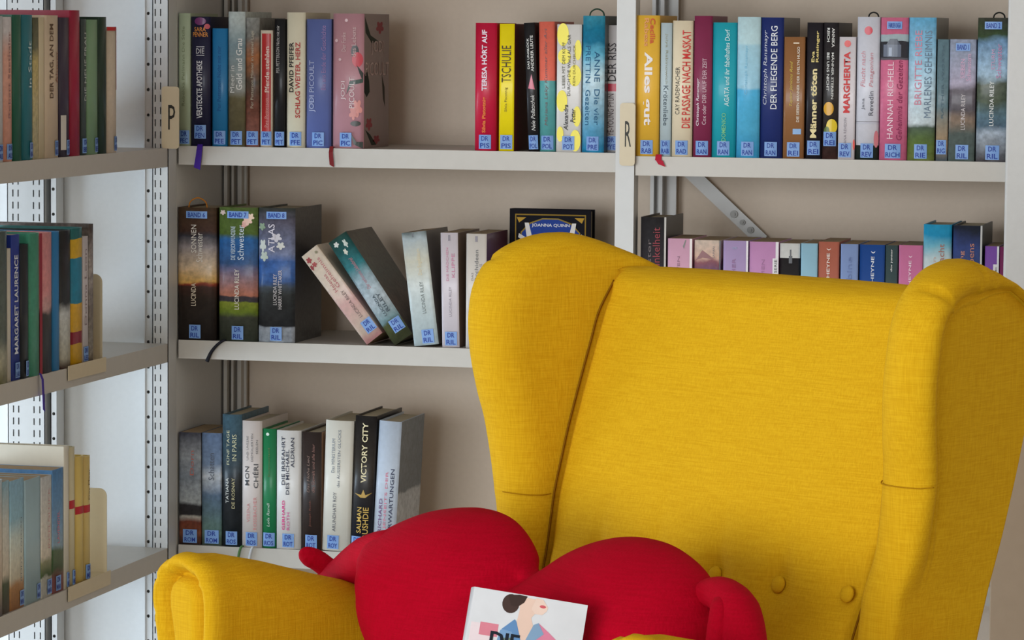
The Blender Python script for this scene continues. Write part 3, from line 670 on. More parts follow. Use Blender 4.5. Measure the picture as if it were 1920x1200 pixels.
side_text(PB, _T, _D, _H, 'JODI', .28, .78, .69, .80, (196, 180, 172)); side_text(PB, _T, _D, _H, 'PICOULT', .04, .98, .54, .64, (196, 180, 172))
# ---- top shelf, right part of the left bay
def t2(*a, **k): return t1(*a, yb=287, **k)
t2(890, 930.5, 43, (196, 18, 58), 'crimson book with white capital lettering, left of the yellow one', tag='PIS', texts=[('TERESA HÖRT AUF', .28, .58, .47, .945, (232, 216, 226), 'u', .03), ('Silvia Pistotnig', .36, .58, .14, .42, (226, 120, 40), 'u', .03)], D=.125)
t2(935, 963.5, 45, (244, 220, 10), 'bright yellow book with dark maroon side next to the crimson one', tag='PIS', hard=False, side=(112, 28, 36), texts=[('TSCHULIE', .15, .78, .54, .83, (60, 44, 14), 'u', .0), ('Silvia Pistotnig', .36, .58, .31, .5, (90, 70, 10), 'u')], D=.13)
t2(991, 1012, 43, (30, 28, 30), 'black book with pink triangle leaning left on the top shelf', lean=-2.6, tag='POL', texts=[('DAS UNGLÜCK', .18, .42, .64, .88, W_, 'u', .015), ('ANDERER LEUTE', .55, .8, .62, .9, W_, 'u', .015), ('Nele Pollatschek', .4, .75, .16, .44, W_, 'u', 0, .3)], prints=[([(.2, .49), (.8, .48), (.55, .60)], (214, 120, 140))])
t2(1012.5, 1042, 41, ([(0, (88, 160, 160)), (.54, (228, 108, 88))], dict(amt=.015, const=True, mott=.05, scale=14)), 'coral and teal two-tone book left of yellow dotted one', lean=-.9, tag='POL', texts=[('Mariana Leky Kummer aller Art', .35, .6, .2, .95, (120, 90, 90), 'u', 0, .2)])
t2(1042.5, 1089, 46, (228, 224, 220), 'white book with big yellow dots on the spine', hard=False, tag='POT', prints=[(ell(.24, .92, .24, .09), (240, 222, 20)), (ell(.30, .75, .26, .06), (240, 222, 20)), (ell(.86, .80, .14, .08), (240, 222, 20)), (ell(.74, .60, .26, .085), (240, 222, 20)), (ell(.22, .40, .22, .085), (240, 222, 20)), (ell(.84, .28, .16, .08), (240, 222, 20)), (ell(.78, .09, .22, .085), (240, 222, 20)), (ell(.16, .14, .14, .06), (240, 222, 20))],
   texts=[('LIEBER MIT DEM KOPF', .22, .34, .50, .86, (70, 70, 40), 'u'), ('DURCH DIE Wand ALS GAR', .44, .56, .44, .92, (60, 60, 40), 'u'), ('KEIN DURCHBLICK', .66, .76, .52, .84, (120, 110, 30), 'u'), ('Alexandra', .30, .48, .17, .37, K_, 'u', .01, .3), ('Potter', .58, .78, .23, .34, K_, 'u', .01, .3)])
t2(1091, 1132.5, 29.8, ([(0, (36, 140, 188)), (.2, (110, 172, 204)), (.55, (190, 214, 222)), (.72, (96, 176, 204)), (.80, (24, 116, 150)), (.9, (20, 120, 152)), (1, (60, 150, 176))], dict(amt=.07, mott=.18)), 'sea blue book with a dark ribbon loop on top', tag='PRE', side=(34, 60, 60), texts=[('ANNE  Die vier', .56, .80, .20, .74, (28, 92, 130), 'd'), ('PRETTIN  Gezeiten', .14, .38, .20, .78, (28, 92, 130), 'd')], loop=(0, .012, (30, 60, 44)))
t2(1133, 1162, 47.5, (222, 214, 212), 'white book with red tag partly behind the bright upright', Y=.032, tag='PYE', tagx=.42, hard=False, prints=[(rect(.0, 1, .48, .54), (206, 28, 60))], texts=[('DER RISS', .2, .72, .56, .86, (40, 34, 36), 'u', .0), ('YE-YOUNG PYUN', .2, .6, .13, .46, (84, 60, 64), 'u')])
# ---- top shelf, right bay
def t3(*a, **k): return row_book(*a[:3], 297, ZR1, *a[3:], group=G2, **k)
t3(1191, 1235, 29, (236, 184, 62), 'golden yellow book beside the R sign', tag='RAB', texts=[('Cecilia', .60, .82, .80, .98, (204, 84, 46), 'd', .02), ('Rabess', .36, .56, .78, .98, (222, 150, 90), 'd', .02), ('Alles gut', .28, .72, .22, .74, (244, 236, 232), 'd', .03)], ribbon=(.02, .012, .009, (180, 20, 50), .006))
t3(1236.5, 1258, 43, (188, 204, 210), 'slim pale blue book between golden yellow and cream books', tag='RAB', texts=[('Julya Rabinowich', .4, .68, .54, .92, (150, 150, 130), 'd'), ('Krötenliebe', .3, .72, .23, .53, (70, 86, 96), 'd')])
t3(1259, 1297.5, 39, (232, 216, 186), 'cream book with tall red lettering in the right bay', tag='RAD', texts=[('CAY RADEMACHER', .16, .38, .31, .66, (74, 72, 64), 'u'), ('DIE PASSAGE NACH MASKAT', .50, .90, .21, .93, (206, 54, 50), 'u', .01)])
t3(1299, 1333.5, 30, (132, 44, 78), 'burgundy book in the right bay', tag='RAN', D=.125, texts=[('Christoph Ransmayr', .16, .36, .22, .56, (232, 220, 226), 'u', .01, .2), ('Cox oder DER LAUF DER ZEIT', .5, .72, .23, .70, (220, 190, 200), 'u')])
t3(1334, 1379.5, 42.5, (34, 164, 180), 'turquoise book in the right bay', tag='RAN', texts=[('AGATA und ihr fabelhaftes Dorf', .52, .72, .38, .95, (206, 232, 232), 'u', .005, .1), ('DOMENICO', .42, .60, .12, .33, (120, 190, 130), 'u', .01)])
t3(1380, 1423.5, 32, ([(0, (60, 158, 208)), (.2, (86, 178, 216)), (.48, (76, 176, 220)), (.5, (150, 198, 220)), (.8, (170, 212, 228)), (.82, (196, 226, 232))], dict(amt=.03, mott=.08, scale=20)), 'pale sky blue book with a deeper blue foot left of navy one', tag='RAN', texts=[('Christoph Ransmayr', .34, .5, .45, .8, (130, 190, 216), 'u')])
t3(1424, 1467, 33, (34, 48, 110), 'navy blue book with spaced white lettering and grey side', tag='RAN', side=(104, 104, 102), texts=[('Christoph Ransmayr', .12, .34, .38, .91, (200, 202, 214), 'u', 0, .2), ('DER FLIEGENDE BERG', .46, .74, .35, .94, (228, 230, 236), 'u', .005)], D=.15)
t3(1467.5, 1507, 69.5, (150, 102, 62), 'short brown paperback between navy and black books', tag='REI', hard=False, texts=[('Taylor Jenkins Reid', .28, .46, .43, .80, (206, 180, 70), 'u', 0, .3), ('DIE SIEBEN MÄNNER DER EVELYN HUGO', .60, .76, .30, .92, (226, 216, 200), 'u', .01)], prints=[(rect(.46, .86, .2, .245), (116, 158, 206)), (rect(.44, .72, .945, .955), (210, 190, 160))])
t3(1510, 1540.5, 42.5, (34, 30, 36), 'black book with bold cream lettering in the right bay', tag='REI', tagz=.006, texts=[('Männer töten', .28, .68, .155, .66, (234, 216, 160), 'u', .03), ('Eva', .3, .5, .71, .79, (226, 206, 130), 'u', .02), ('Reisinger', .58, .8, .71, .94, (226, 206, 130), 'u', .02)])
t3(1541, 1570, 42.5, ([(0, (70, 44, 40)), (.2, (44, 38, 34)), (1, (38, 34, 38))], dict(mott=.3)), 'dark book with yellow fruit near the bottom of its spine', tag='REI', tagz=.02, prints=[(ell(.4, .37, .34, .05), (216, 160, 40)), (ell(.62, .24, .36, .055), (226, 196, 40)), (ell(.3, .2, .2, .04), (90, 110, 40))], texts=[('ANNIKA', .56, .74, .82, .96, W_, 'd', .01), ('REICH', .24, .42, .86, .96, W_, 'd', .01), ('MÄNNER STERBEN', .56, .74, .44, .78, W_, 'd', .01), ('BEI UNS NICHT', .24, .42, .5, .78, W_, 'd', .01)])
t3(1570.5, 1602, 69.5, (222, 214, 218), 'short white paperback with bold red lettering and red dots', tag='REV', hard=False, tagx=.42, prints=[(ell(.5, .945, .2, .028), (214, 58, 52)), (ell(.96, .12, .06, .045), (222, 70, 56))], texts=[('MARGHERITA', .28, .68, .38, .88, (206, 52, 52), 'u', .03), ('JANA REVEDIN', .34, .55, .12, .34, (140, 132, 140), 'u')])
t3(1604, 1647, 32, ([(0, (40, 50, 44)), (.095, (60, 60, 52)), (.1, (214, 212, 220)), (.25, (206, 206, 216)), (.262, (120, 116, 124)), (.268, (212, 212, 222))], dict(amt=.006, const=True, mott=.04)), 'tall white book with red round emblem near its top', tag='REV', prints=[(ell(.5, .905, .18, .03), (206, 70, 84)), (ell(.9, .145, .1, .06), (206, 120, 130))], texts=[('Flucht nach', .18, .38, .51, .76, (206, 140, 150), 'u', 0, .2), ('Patagonien', .56, .78, .51, .75, (206, 140, 150), 'u', 0, .2), ('Jana', .24, .40, .35, .43, (90, 90, 100), 'u'), ('Revedin', .56, .76, .31, .48, (90, 90, 100), 'u')], loop=(.004, .008, (20, 20, 22)))
t3(1648, 1700, 33, ([(0, (208, 106, 140)), (.70, (92, 88, 96)), (.715, (52, 52, 58)), (.83, (170, 186, 192)), (.88, (212, 110, 142))], dict(amt=.012, const=True, mott=.08)), 'pink book with a dark photo band near its top', tag='RICH', tagw=.024, toptag='FAMILIEN SAGA', texts=[('HANNAH RICHELL', .28, .50, .15, .69, (236, 206, 216), 'u', .0), ('Geheimnis der Gezeiten', .62, .82, .14, .70, (140, 40, 84), 'u', 0, .2)], prints=[(rect(.1, .75, .725, .81), (96, 104, 122)), ([(.2, .81), (.72, .81), (.6, .85), (.34, .85)], (70, 76, 90)), (rect(.3, .42, .73, .79), (150, 160, 180))])
t3(1700.5, 1752, 33, ([(0, (120, 132, 70)), (.12, (104, 126, 66)), (.235, (84, 100, 84)), (.265, (214, 226, 230)), (.7, (160, 202, 226)), (1, (110, 184, 224))], dict(amt=.03, mott=.2)), 'sky blue and meadow green landscape book in the right bay', tag='RIE', side=(112, 114, 108), D=.15, texts=[('BRIGITTE RIEBE', .24, .50, .39, .91, (206, 130, 150), 'u'), ('MARLENES GEHEIMNIS', .60, .86, .30, .91, (110, 130, 150), 'u')])
t3(1754, 1776.5, 74, ([(0, (96, 108, 116)), (.15, (176, 150, 120)), (.3, (150, 140, 124)), (.45, (92, 116, 124)), (1, (104, 130, 140))], dict(amt=.05, mott=.15)), 'slim grey blue book left of the lilac mountain book', tag='RIG', tagx=.45, tagz=.01, hard=False, texts=[('RATHER WORTH', .4, .6, .35, .95, (70, 96, 110), 'u')])
t3(1777.5, 1827, 74, ([(0, (96, 110, 106)), (.22, (90, 100, 96)), (.34, (140, 120, 104)), (.42, (84, 78, 84)), (.58, (100, 92, 100)), (.64, (176, 168, 188)), (.9, (160, 168, 190))], dict(amt=.05, mott=.22)), 'lilac and grey mountain paperback beside the thickest book at the right end', tag='RIL', tagx=.52, hard=False, toptag='BAND 1', texts=[('LUCINDA RILEY', .46, .62, .26, .55, (214, 206, 206), 'u'), ('SIEBEN', .42, .58, .68, .84, (214, 170, 196), 'u'), ('Schwestern', .64, .82, .66, .88, (214, 170, 196), 'u')])
t3(1829, 1888, 33.5, ([(0, (92, 88, 92)), (.12, (150, 156, 164)), (.2, (170, 180, 192)), (.26, (86, 108, 124)), (.32, (92, 118, 130)), (.42, (74, 84, 66)), (.54, (82, 88, 74)), (.6, (160, 184, 202)), (.82, (120, 154, 186)), (.88, (60, 78, 50)), (1, (66, 66, 58))], dict(amt=.06, mott=.3)), 'thick seaside landscape book at the right end of the top shelf', tag='RIL', tagx=.54, tagw=.021, toptag='BAND 2', texts=[('LUCINDA RILEY', .42, .56, .25, .56, W_, 'u', .005), ('STURM', .46, .58, .64, .78, (206, 160, 190), 'u'), ('Schwester', .62, .78, .58, .82, (206, 140, 176), 'u')], loop=(.006, .009, (16, 18, 16)))
# ---- middle shelf, left bay
def t4(*a, **k): return row_book(*a[:3], 642, Z2, *a[3:], group=G3, **k)
t4(334, 406, 389, ([(0, (34, 28, 26)), (.3, (46, 36, 30)), (.40, (66, 40, 32)), (.42, (150, 60, 40)), (.44, (218, 170, 90)), (.56, (206, 180, 150)), (.70, (150, 140, 140)), (.78, (60, 60, 70)), (.82, (72, 48, 38)), (1, (80, 60, 42))], dict(amt=.03, mott=.25, stretch=2)), 'thick sunset landscape book with dark foot at the left end of the middle shelf', tag='RIL', tagx=.46, toptag='BAND 6', D=.13, texts=[('SONNEN', .36, .50, .66, .87, (226, 220, 210), 'u', .005), ('Schwester', .50, .66, .59, .81, (226, 220, 210), 'u'), ('LUCINDA', .36, .49, .26, .43, (230, 214, 190), 'u', .005)], loop=(-.006, .016, (190, 120, 40)))
t4(411, 483.5, 389, ([(0, (54, 58, 48)), (.18, (70, 72, 60)), (.22, (112, 130, 40)), (.29, (140, 150, 50)), (.30, (64, 58, 64)), (.335, (70, 60, 66)), (.345, (190, 120, 96)), (.46, (150, 116, 120)), (.58, (48, 82, 128)), (.76, (44, 100, 160)), (.80, (84, 106, 44)), (1, (96, 116, 60))], dict(amt=.025, mott=.25, stretch=2)), 'thick book with blue sky and bright green meadow on the middle shelf', tag='RIL', toptag='BAND 7', D=.13, prints=[(flo(.74, .90, .13, .035), (226, 180, 160)), (flo(.82, .93, .1, .03), (230, 196, 170)), (flo(.66, .87, .07, .025), (218, 160, 150)), (flo(.1, .96, .08, .02), (206, 180, 170))],
   texts=[('DIE VERSCHWUNDENE', .32, .44, .61, .86, (200, 212, 220), 'u'), ('Schwester', .5, .66, .61, .87, (214, 222, 228), 'u'), ('LUCINDA RILEY', .42, .54, .24, .54, (230, 220, 206), 'u', .005)])
t4(485, 553.5, 390, ([(0, (150, 154, 160)), (.11, (160, 164, 172)), (.125, (42, 42, 44)), (.36, (48, 50, 50)), (.41, (66, 74, 84)), (.46, (48, 88, 150)), (.60, (52, 92, 156)), (.66, (120, 128, 158)), (.9, (96, 92, 108)), (1, (62, 66, 60))], dict(amt=.03, mott=.28, stretch=2)), 'thick deep blue night landscape book with dark side on the middle shelf', tag='RIL', toptag='BAND 8', D=.142, side=([(0, (70, 72, 72)), (.2, (40, 40, 40)), (.5, (34, 40, 56)), (1, (58, 56, 54))], dict(amt=.08, mott=.4)), prints=[(flo(.12, .72, .1, .05), (200, 204, 196)), (flo(.16, .64, .12, .04), (186, 196, 182)), (flo(.5, .78, .16, .035), (206, 200, 206)), (flo(.62, .72, .12, .03), (206, 204, 196)), (flo(.1, .86, .1, .03), (130, 150, 120))],
   texts=[('ATLAS', .28, .46, .67, .88, (222, 214, 222), 'u', .005), ('LUCINDA RILEY', .42, .52, .28, .51, (214, 206, 206), 'u'), ('HARRY WHITTAKER', .56, .66, .25, .54, (214, 206, 206), 'u')])
# dark ribbon hanging from the sunset book
bk_r = empty('ribbon_bookmark', 'black ribbon hanging over the middle shelf edge below the sunset book', 'ribbon', at_y(420, 640, -.004))
rp = [at_y(424, 638, .0035), at_y(419, 638.5, -.003), at_y(408, 646, -.0045), at_y(396, 660, -.0045), at_y(388, 678, -.006)]
obj('strand', tube_mesh('strand', [p-bk_r.location for p in rp], [.0012, .0022, .0024, .0026, .0034], 8), mat((24, 24, 34), .7), bk_r, True)
def lean_book(bl, tl, br_, look, label, D, Y=.006, **k):
    P0 = at_y(*bl, Y); P1 = at_y(*tl, Y); P2 = at_y(*br_, Y); H = math.hypot(P1.x-P0.x, P1.z-P0.z); T = math.hypot(P2.x-P0.x, P2.z-P0.z)
    lean = math.atan2(P1.x-P0.x, P1.z-P0.z); bk = make_book(T, H, D, look, label, group=G3, **k)
    # lowest corner is the lower left one when the book leans to the left
    sg = 1 if lean < 0 else -1
    P0 = at_y(*bl, Y) if sg > 0 else P2
    x = P0.x + sg*T/2*math.cos(lean); z = Z2+.0004 + T/2*abs(math.sin(lean))
    return place(bk, x, Y, z, lean)
lean_book((688, 641), (565.5, 476), (718, 620), ([(0, (206, 150, 150)), (.12, (226, 206, 190)), (.4, (220, 176, 172)), (.6, (230, 212, 196)), (.9, (226, 206, 184))], dict(amt=.1, mott=.08)), 'cream and rose paperback leaning far to the left on the middle shelf', .125, tag='RIL', tagx=.7, tagz=.012, hard=False, prints=[(flo(.2, .93, .15, .03), (160, 60, 64)), (flo(.3, .87, .14, .025), (170, 70, 70)), (flo(.1, .86, .08, .03), (150, 50, 56)), (flo(.75, .95, .08, .015), (120, 110, 70))], texts=[('Helenas', .30, .48, .55, .74, (196, 116, 120), 'u'), ('Geheimnis', .52, .72, .57, .9, (196, 116, 120), 'u'), ('LUCINDA RILEY', .55, .72, .23, .53, (120, 100, 96), 'u')])
lean_book((740, 645), (616, 453), (772, 621), ([(0, (62, 66, 46)), (.17, (86, 92, 58)), (.2, (120, 150, 156)), (.38, (186, 198, 206)), (.6, (150, 172, 182)), (.72, (52, 124, 130)), (.86, (36, 92, 92)), (1, (44, 74, 66))], dict(amt=.05, mott=.22)), 'teal coastal hardback leaning left against the cream and rose paperback', .145, tag='RIL', tagx=.66, tagz=.015, side=([(0, (70, 56, 48)), (.3, (92, 72, 62)), (.6, (58, 66, 58)), (1, (70, 64, 50))], dict(amt=.15, mott=.35)), prints=[(flo(.3, .95, .14, .025), (214, 214, 206)), (flo(.7, .92, .1, .04), (196, 206, 196)), (flo(.5, .86, .1, .03), (206, 206, 190))], texts=[('LUCINDA', .4, .54, .24, .44, (70, 84, 92), 'u', .01), ('RILEY', .6, .76, .26, .44, (70, 84, 92), 'u', .01), ('Der verbotene Liebesbrief', .42, .6, .5, .8, (190, 130, 140), 'u', 0, .2)])
lean_book((777, 650), (753, 438), (823, 648), ([(0, (190, 206, 210)), (.5, (206, 214, 212)), (.75, (214, 212, 196)), (.93, (190, 202, 206)), (1, (120, 130, 130))], dict(amt=.08, mott=.08)), 'pale blue and cream book tilted slightly left on the middle shelf', .13, tag='RIL', tagx=.6, hard=False, side=(92, 86, 80), texts=[('LUCINDA RILEY', .50, .64, .28, .56, (110, 116, 112), 'u'), ('Der Engelsbaum', .5, .7, .62, .85, (222, 206, 170), 'u')], prints=[(rect(.42, .47, .955, .99), (70, 74, 80))])
t4(829.5, 862.5, 437, (216, 206, 212), 'pale pink paperback with rose lettering between cream books on the middle shelf', lean=-1.3, tag='RIL', tagx=.52, hard=False, side=(120, 96, 78), texts=[('DIE MÄDCHEN', .28, .44, .58, .87, (206, 130, 160), 'u'), ('KLIPPE', .62, .80, .61, .82, (206, 130, 160), 'u'), ('LUCINDA RILEY', .44, .58, .27, .53, (150, 140, 150), 'u')], prints=[(rect(.44, .56, .93, .98), (110, 100, 110))])
t4(873, 911.5, 438.5, (218, 210, 202), 'cream paperback next to the wing of the armchair', tag='RIL', tagx=.48, hard=False, side=(104, 60, 70), texts=[('LUCINDA RILEY', .4, .56, .27, .55, (130, 124, 124), 'u'), ('Orchideen', .42, .60, .57, .86, (110, 110, 110), 'u'), ('HAUS', .66, .78, .63, .74, (150, 140, 140), 'u'), ('DAS', .26, .36, .59, .66, (150, 140, 140), 'u')], prints=[(rect(.44, .56, .93, .98), (110, 100, 110))])
def bookend(loc, rz, w, h, dep, label):
    e = empty('bookend', label, 'bookend', loc, (0, 0, rz), group='beige metal bookends')
    bm = bmesh.new(); add_box(bm, (0, .004, .0002), (.0015, dep, h))
    es = [x for x in bm.edges if abs(x.verts[0].co.z-h) < 1e-6 and abs(x.verts[1].co.z-h) < 1e-6 and abs(x.verts[0].co.y-x.verts[1].co.y) < 1e-6]
    bmesh.ops.bevel(bm, geom=es, offset=.012, segments=5, affect='EDGES', profile=.5)
    obj('plate', bm_mesh('plate', bm), M_BEIGE, e)
    box('foot', (-w, -.0004, .0001), (0, dep, .0002), M_BEIGE, e); box('front_lip', (-w, -.0020, -.0185), (.0015, -.0006, .0035), M_BEIGE, e); return e
P = at_y(916, 650, .02); bookend((P.x, .0, Z2), 0, .012, .135, .11, 'beige metal bookend right of cream paperback on middle shelf')
# face-out book behind the wing of the chair
P = at_y(957, 392, .13); P2 = at_y(1108, 398, .13); QH = P.z-Z2; QD = P2.x-P.x; QT = .03
QB = make_book(QT, QH, QD, (26, 24, 30), 'black and blue novel standing face out behind the armchair wing', group=G3, matte=True)
place(QB, P.x, .145, Z2+.0004, 0, -math.pi/2)
side_patch(QB, QT, QD, QH, rect(.06, .94, .04, .965), (150, 120, 50), .0003); side_patch(QB, QT, QD, QH, rect(.075, .925, .05, .955), (22, 22, 30), .0005)
side_patch(QB, QT, QD, QH, [(.13, .3), (.87, .3), (.87, .83), (.76, .9), (.6, .935), (.4, .935), (.24, .9), (.13, .83)], (150, 126, 60), .0007)
side_patch(QB, QT, QD, QH, [(.145, .3), (.855, .3), (.855, .825), (.75, .89), (.6, .925), (.4, .925), (.25, .89), (.145, .825)], (44, 70, 150), .0009)
for s in (1, -1):
    f = lambda x: .5+s*(x-.5)
    side_patch(QB, QT, QD, QH, [(f(.18), .90), (f(.23), .90), (f(.28), .78), (f(.40), .70), (f(.40), .64), (f(.26), .70), (f(.22), .74)], (232, 228, 224), .0011)
    side_patch(QB, QT, QD, QH, [(f(.10), .79), (f(.11), .82), (f(.25), .77), (f(.26), .73)], (232, 228, 224), .0011)
    side_patch(QB, QT, QD, QH, [(f(.08), .94), (f(.20), .94), (f(.11), .90)], (190, 150, 60), .0011)
side_text(QB, QT, QD, QH, 'JOANNA QUINN', .27, .74, .865, .895, (230, 230, 232), .0015, .015)
# ---- lowest visible shelf, left bay
def t5(*a, yb=1026, **k): return row_book(*a[:3], yb, Z3, *a[3:], group=G4, **k)
t5(336, 377, 811, ([(0, (60, 44, 40)), (.1, (140, 84, 60)), (.2, (120, 60, 44)), (.25, (186, 180, 170)), (.27, (48, 44, 46)), (.35, (44, 42, 46)), (.38, (166, 170, 172)), (.6, (120, 128, 138)), (.8, (150, 154, 160)), (1, (70, 70, 84))], dict(amt=.03, mott=.3)), 'grey sky and red village photo book at the left end of the lowest shelf', tag='ROM', tagw=.024, hard=False, D=.125, texts=[('Dorn', .5, .68, .62, .84, (190, 110, 100), 'u')])
t5(378.5, 416, 812, ([(0, (84, 96, 84)), (.12, (110, 140, 130)), (.28, (96, 120, 128)), (.45, (86, 106, 130)), (.62, (190, 194, 200)), (.72, (116, 134, 160)), (1, (110, 132, 168))], dict(amt=.06, mott=.22)), 'blue grey cloudy photo book, second from left on the lowest shelf', tag='ROM', tagw=.024, hard=False, D=.125, texts=[('Schatten', .34, .62, .58, .82, (90, 96, 110), 'u')])
t5(417, 453.5, 777, ([(0, (30, 34, 38)), (.5, (32, 36, 40)), (.62, (50, 66, 76)), (1, (74, 104, 120))], dict(amt=.08, mott=.25)), 'dark teal book taller than its grey neighbours on the lowest shelf', tag='ROS', D=.14, texts=[('FÜNF TAGE', .22, .40, .62, .88, (206, 206, 170), 'u'), ('IN PARIS', .54, .76, .65, .85, (206, 206, 170), 'u'), ('TATIANA', .20, .36, .33, .52, (220, 220, 214), 'u'), ('DE ROSNAY', .52, .68, .29, .52, (206, 196, 150), 'u')])
b_ = t5(454, 491.5, 789, (214, 202, 196), 'off-white book with dark capitals left of the green one', tag='ROS', D=.135, texts=[('MON', .16, .38, .49, .64, (60, 60, 64), 'u', .005), ('CHÉRI', .56, .84, .47, .66, (60, 60, 64), 'u', .005), ('UND UNSERE', .24, .34, .69, .88, (110, 106, 106), 'u'), ('DEMOLIERTEN', .48, .58, .68, .9, (110, 106, 106), 'u'), ('SEELEN', .72, .82, .74, .85, (110, 106, 106), 'u'), ('VERENA', .26, .42, .2, .35, (214, 150, 150), 'u'), ('ROSSBACHER', .60, .76, .14, .4, (214, 140, 140), 'u')])
t5(492, 518, 804, (30, 122, 74), 'green book with a white dot at its top', tag='ROS', D=.125, prints=[(ell(.4, .955, .12, .013), (214, 226, 214))], texts=[('Lola Randl', .36, .56, .18, .38, (196, 214, 200), 'u', 0, .2), ('Kummerland', .42, .58, .6, .84, (80, 110, 60), 'u')])
t5(518.5, 565, 807, (222, 218, 214), 'white book with dark title and magenta author lettering', tag='ROT', D=.135, texts=[('DIE IRRFAHRT', .22, .36, .54, .95, (58, 60, 74), 'u', .015), ('DES MICHAEL', .40, .54, .46, .84, (58, 60, 74), 'u', .015), ('ALDRIAN', .60, .74, .69, .94, (58, 60, 74), 'u', .015), ('GERHARD', .24, .36, .16, .41, (216, 50, 130), 'u', .015), ('ROTH', .44, .56, .16, .31, (206, 90, 150), 'u', .01)])
t5(566, 603, 810, (48, 36, 32), 'dark brown book between two white ones on the lowest shelf', tag='ROT', hard=True, D=.13, side=(170, 130, 100), texts=[('Das Hohe Lied', .28, .42, .49, .8, (130, 104, 92), 'u', 0, .2), ('die Gewalt und alle hier', .54, .68, .49, .9, (140, 100, 90), 'u', 0, .2), ('Joseph Roth', .4, .52, .2, .42, (110, 60, 44), 'u')])
t5(603.5, 656.5, 789, (222, 218, 206), 'cream white book left of the black one with gold lettering', lean=1.6, tag='ROY', tagx=.4, D=.14, texts=[('Das MINISTERIUM', .26, .38, .6, .86, (120, 126, 136), 'u'), ('des ÄUSSERSTEN GLÜCKS', .46, .58, .49, .93, (110, 116, 126), 'u'), ('ARUNDHATI ROY', .36, .48, .15, .45, (90, 90, 100), 'u', .005)])
t5(657, 697.5, 780, ([(0, (24, 28, 44)), (.3, (28, 28, 34)), (.6, (40, 32, 24)), (1, (32, 28, 28))], dict(mott=.2)), 'black book with cream title and gold author lettering', lean=2.0, tag='RUS', tagx=.3, D=.145, prints=[([(.1, .43), (.4, .40), (.62, .40), (.92, .44), (.62, .42), (.52, .46), (.42, .42)], (186, 150, 70))], texts=[('VICTORY CITY', .38, .64, .51, .95, (236, 222, 180), 'u', .015), ('SALMAN', .26, .48, .14, .33, (214, 178, 90), 'u', .01), ('RUSHDIE', .54, .80, .1, .33, (214, 178, 90), 'u', .01)])
t5(697.5, 740, 790, ([(0, (196, 204, 216)), (1, (186, 198, 214))], dict(mott=.05)), 'pale blue white book leaning right behind the red cushion', lean=3.0, tag=None, D=.135, side=([(0, (190, 190, 190)), (.44, (176, 178, 180)), (.46, (84, 92, 98)), (1, (96, 104, 110))], dict(amt=.04, mott=.25)), texts=[('RICHARD', .2, .36, .15, .41, (120, 90, 130), 'u', .01), ('JENSEITS DER', .44, .58, .18, .62, (214, 130, 150), 'u', .01), ('ERWARTUNGEN', .66, .82, .16, .64, (64, 70, 96), 'u', .01)])
for nm, lab, px, col, ln in (('ribbon_bookmark', 'green ribbon hanging over lowest shelf edge below the off-white book', 451, (84, 124, 70), .030), ('ribbon_bookmark', 'white ribbon hanging over lowest shelf edge below the green book', 472, (206, 210, 214), .032)):
    P = at_y(px, 1028, .0); e = empty(nm, lab, 'ribbon', (P.x, 0, Z3))
    obj('strand', tube_mesh('strand', [(.004, .006, .0014), (.002, -.0025, .0012), (-.001, -.004, -.008), (-.003, -.004, -.02), (-.0035, -.004, -ln)], [.001, .0018, .002, .002, .002], 8), mat(col, .7), e, True)
# ---- middle shelf, right bay (lower parts hidden by the chair)
def t6(*a, **k): return row_book(*a[:3], 560, ZR2, *a[3:], group=G5, **k)
PA = dict(hard=False, D=.118)
t6(1200, 1248, 407, ([(0, (40, 40, 46)), (.58, (44, 80, 130)), (.68, (46, 42, 48)), (1, (44, 42, 44))], dict(amt=.04, mott=.2)), 'dark grey thriller with dim red title, tallest at the left of the chair top row', D=.135, side=(66, 66, 66), texts=[('Dunkelheit', .5, .78, .60, .93, (150, 60, 70), 'u'), ('finster', .28, .44, .58, .85, (110, 96, 96), 'u')], prints=[(rect(.93, 1, 0, 1), (206, 204, 200))])
t6(1251, 1297, 447.5, (222, 170, 194), 'pale pink paperback left of the mountain picture one', texts=[('WELTEN', .40, .5, .60, .86, (150, 110, 130), 'u')], prints=[(rect(.9, 1, 0, 1), (226, 214, 210)), ([(.62, .94), (.72, .99), (.76, .99), (.66, .92)], (90, 90, 80))], **PA)
t6(1301, 1350.5, 450.5, ([(0, (48, 78, 136)), (.68, (54, 84, 146)), (.75, (110, 84, 116)), (.82, (150, 96, 104)), (.86, (226, 190, 170)), (1, (226, 206, 190))], dict(amt=.05, mott=.15)), 'paperback with a pink mountain over blue on its spine', prints=[([(.05, .84), (.3, .92), (.5, .89), (.75, .85), (.3, .86)], (120, 50, 50)), (rect(.95, 1, 0, 1), (34, 34, 48))], texts=[('JAPAN', .70, .8, .86, .95, (140, 130, 130), 'u')], **PA)
t6(1355, 1402, 451.5, (182, 158, 202), 'lilac paperback between the mountain picture and mauve pink ones', texts=[('PANTHER', .36, .5, .55, .86, (150, 110, 150), 'u')], prints=[(rect(.92, 1, 0, 1), (226, 220, 222)), (rect(.36, .56, .935, .95), (120, 110, 150))], **PA)
t6(1404, 1459, 453.5, (208, 150, 198), 'mauve pink paperback with a small black and white tag', prints=[(rect(.90, 1, .8, 1), (226, 220, 222)), (rect(.80, 1, .74, .87), (226, 222, 222)), (rect(.78, 1, .55, .74), (34, 34, 36))], texts=[('FLAMMEN', .42, .52, .55, .86, (170, 120, 160), 'u'), ('PIPER', .84, .95, .58, .72, W_, 'u', .02), ('SERIE', .86, .95, .755, .86, (90, 90, 90), 'u')], **PA)
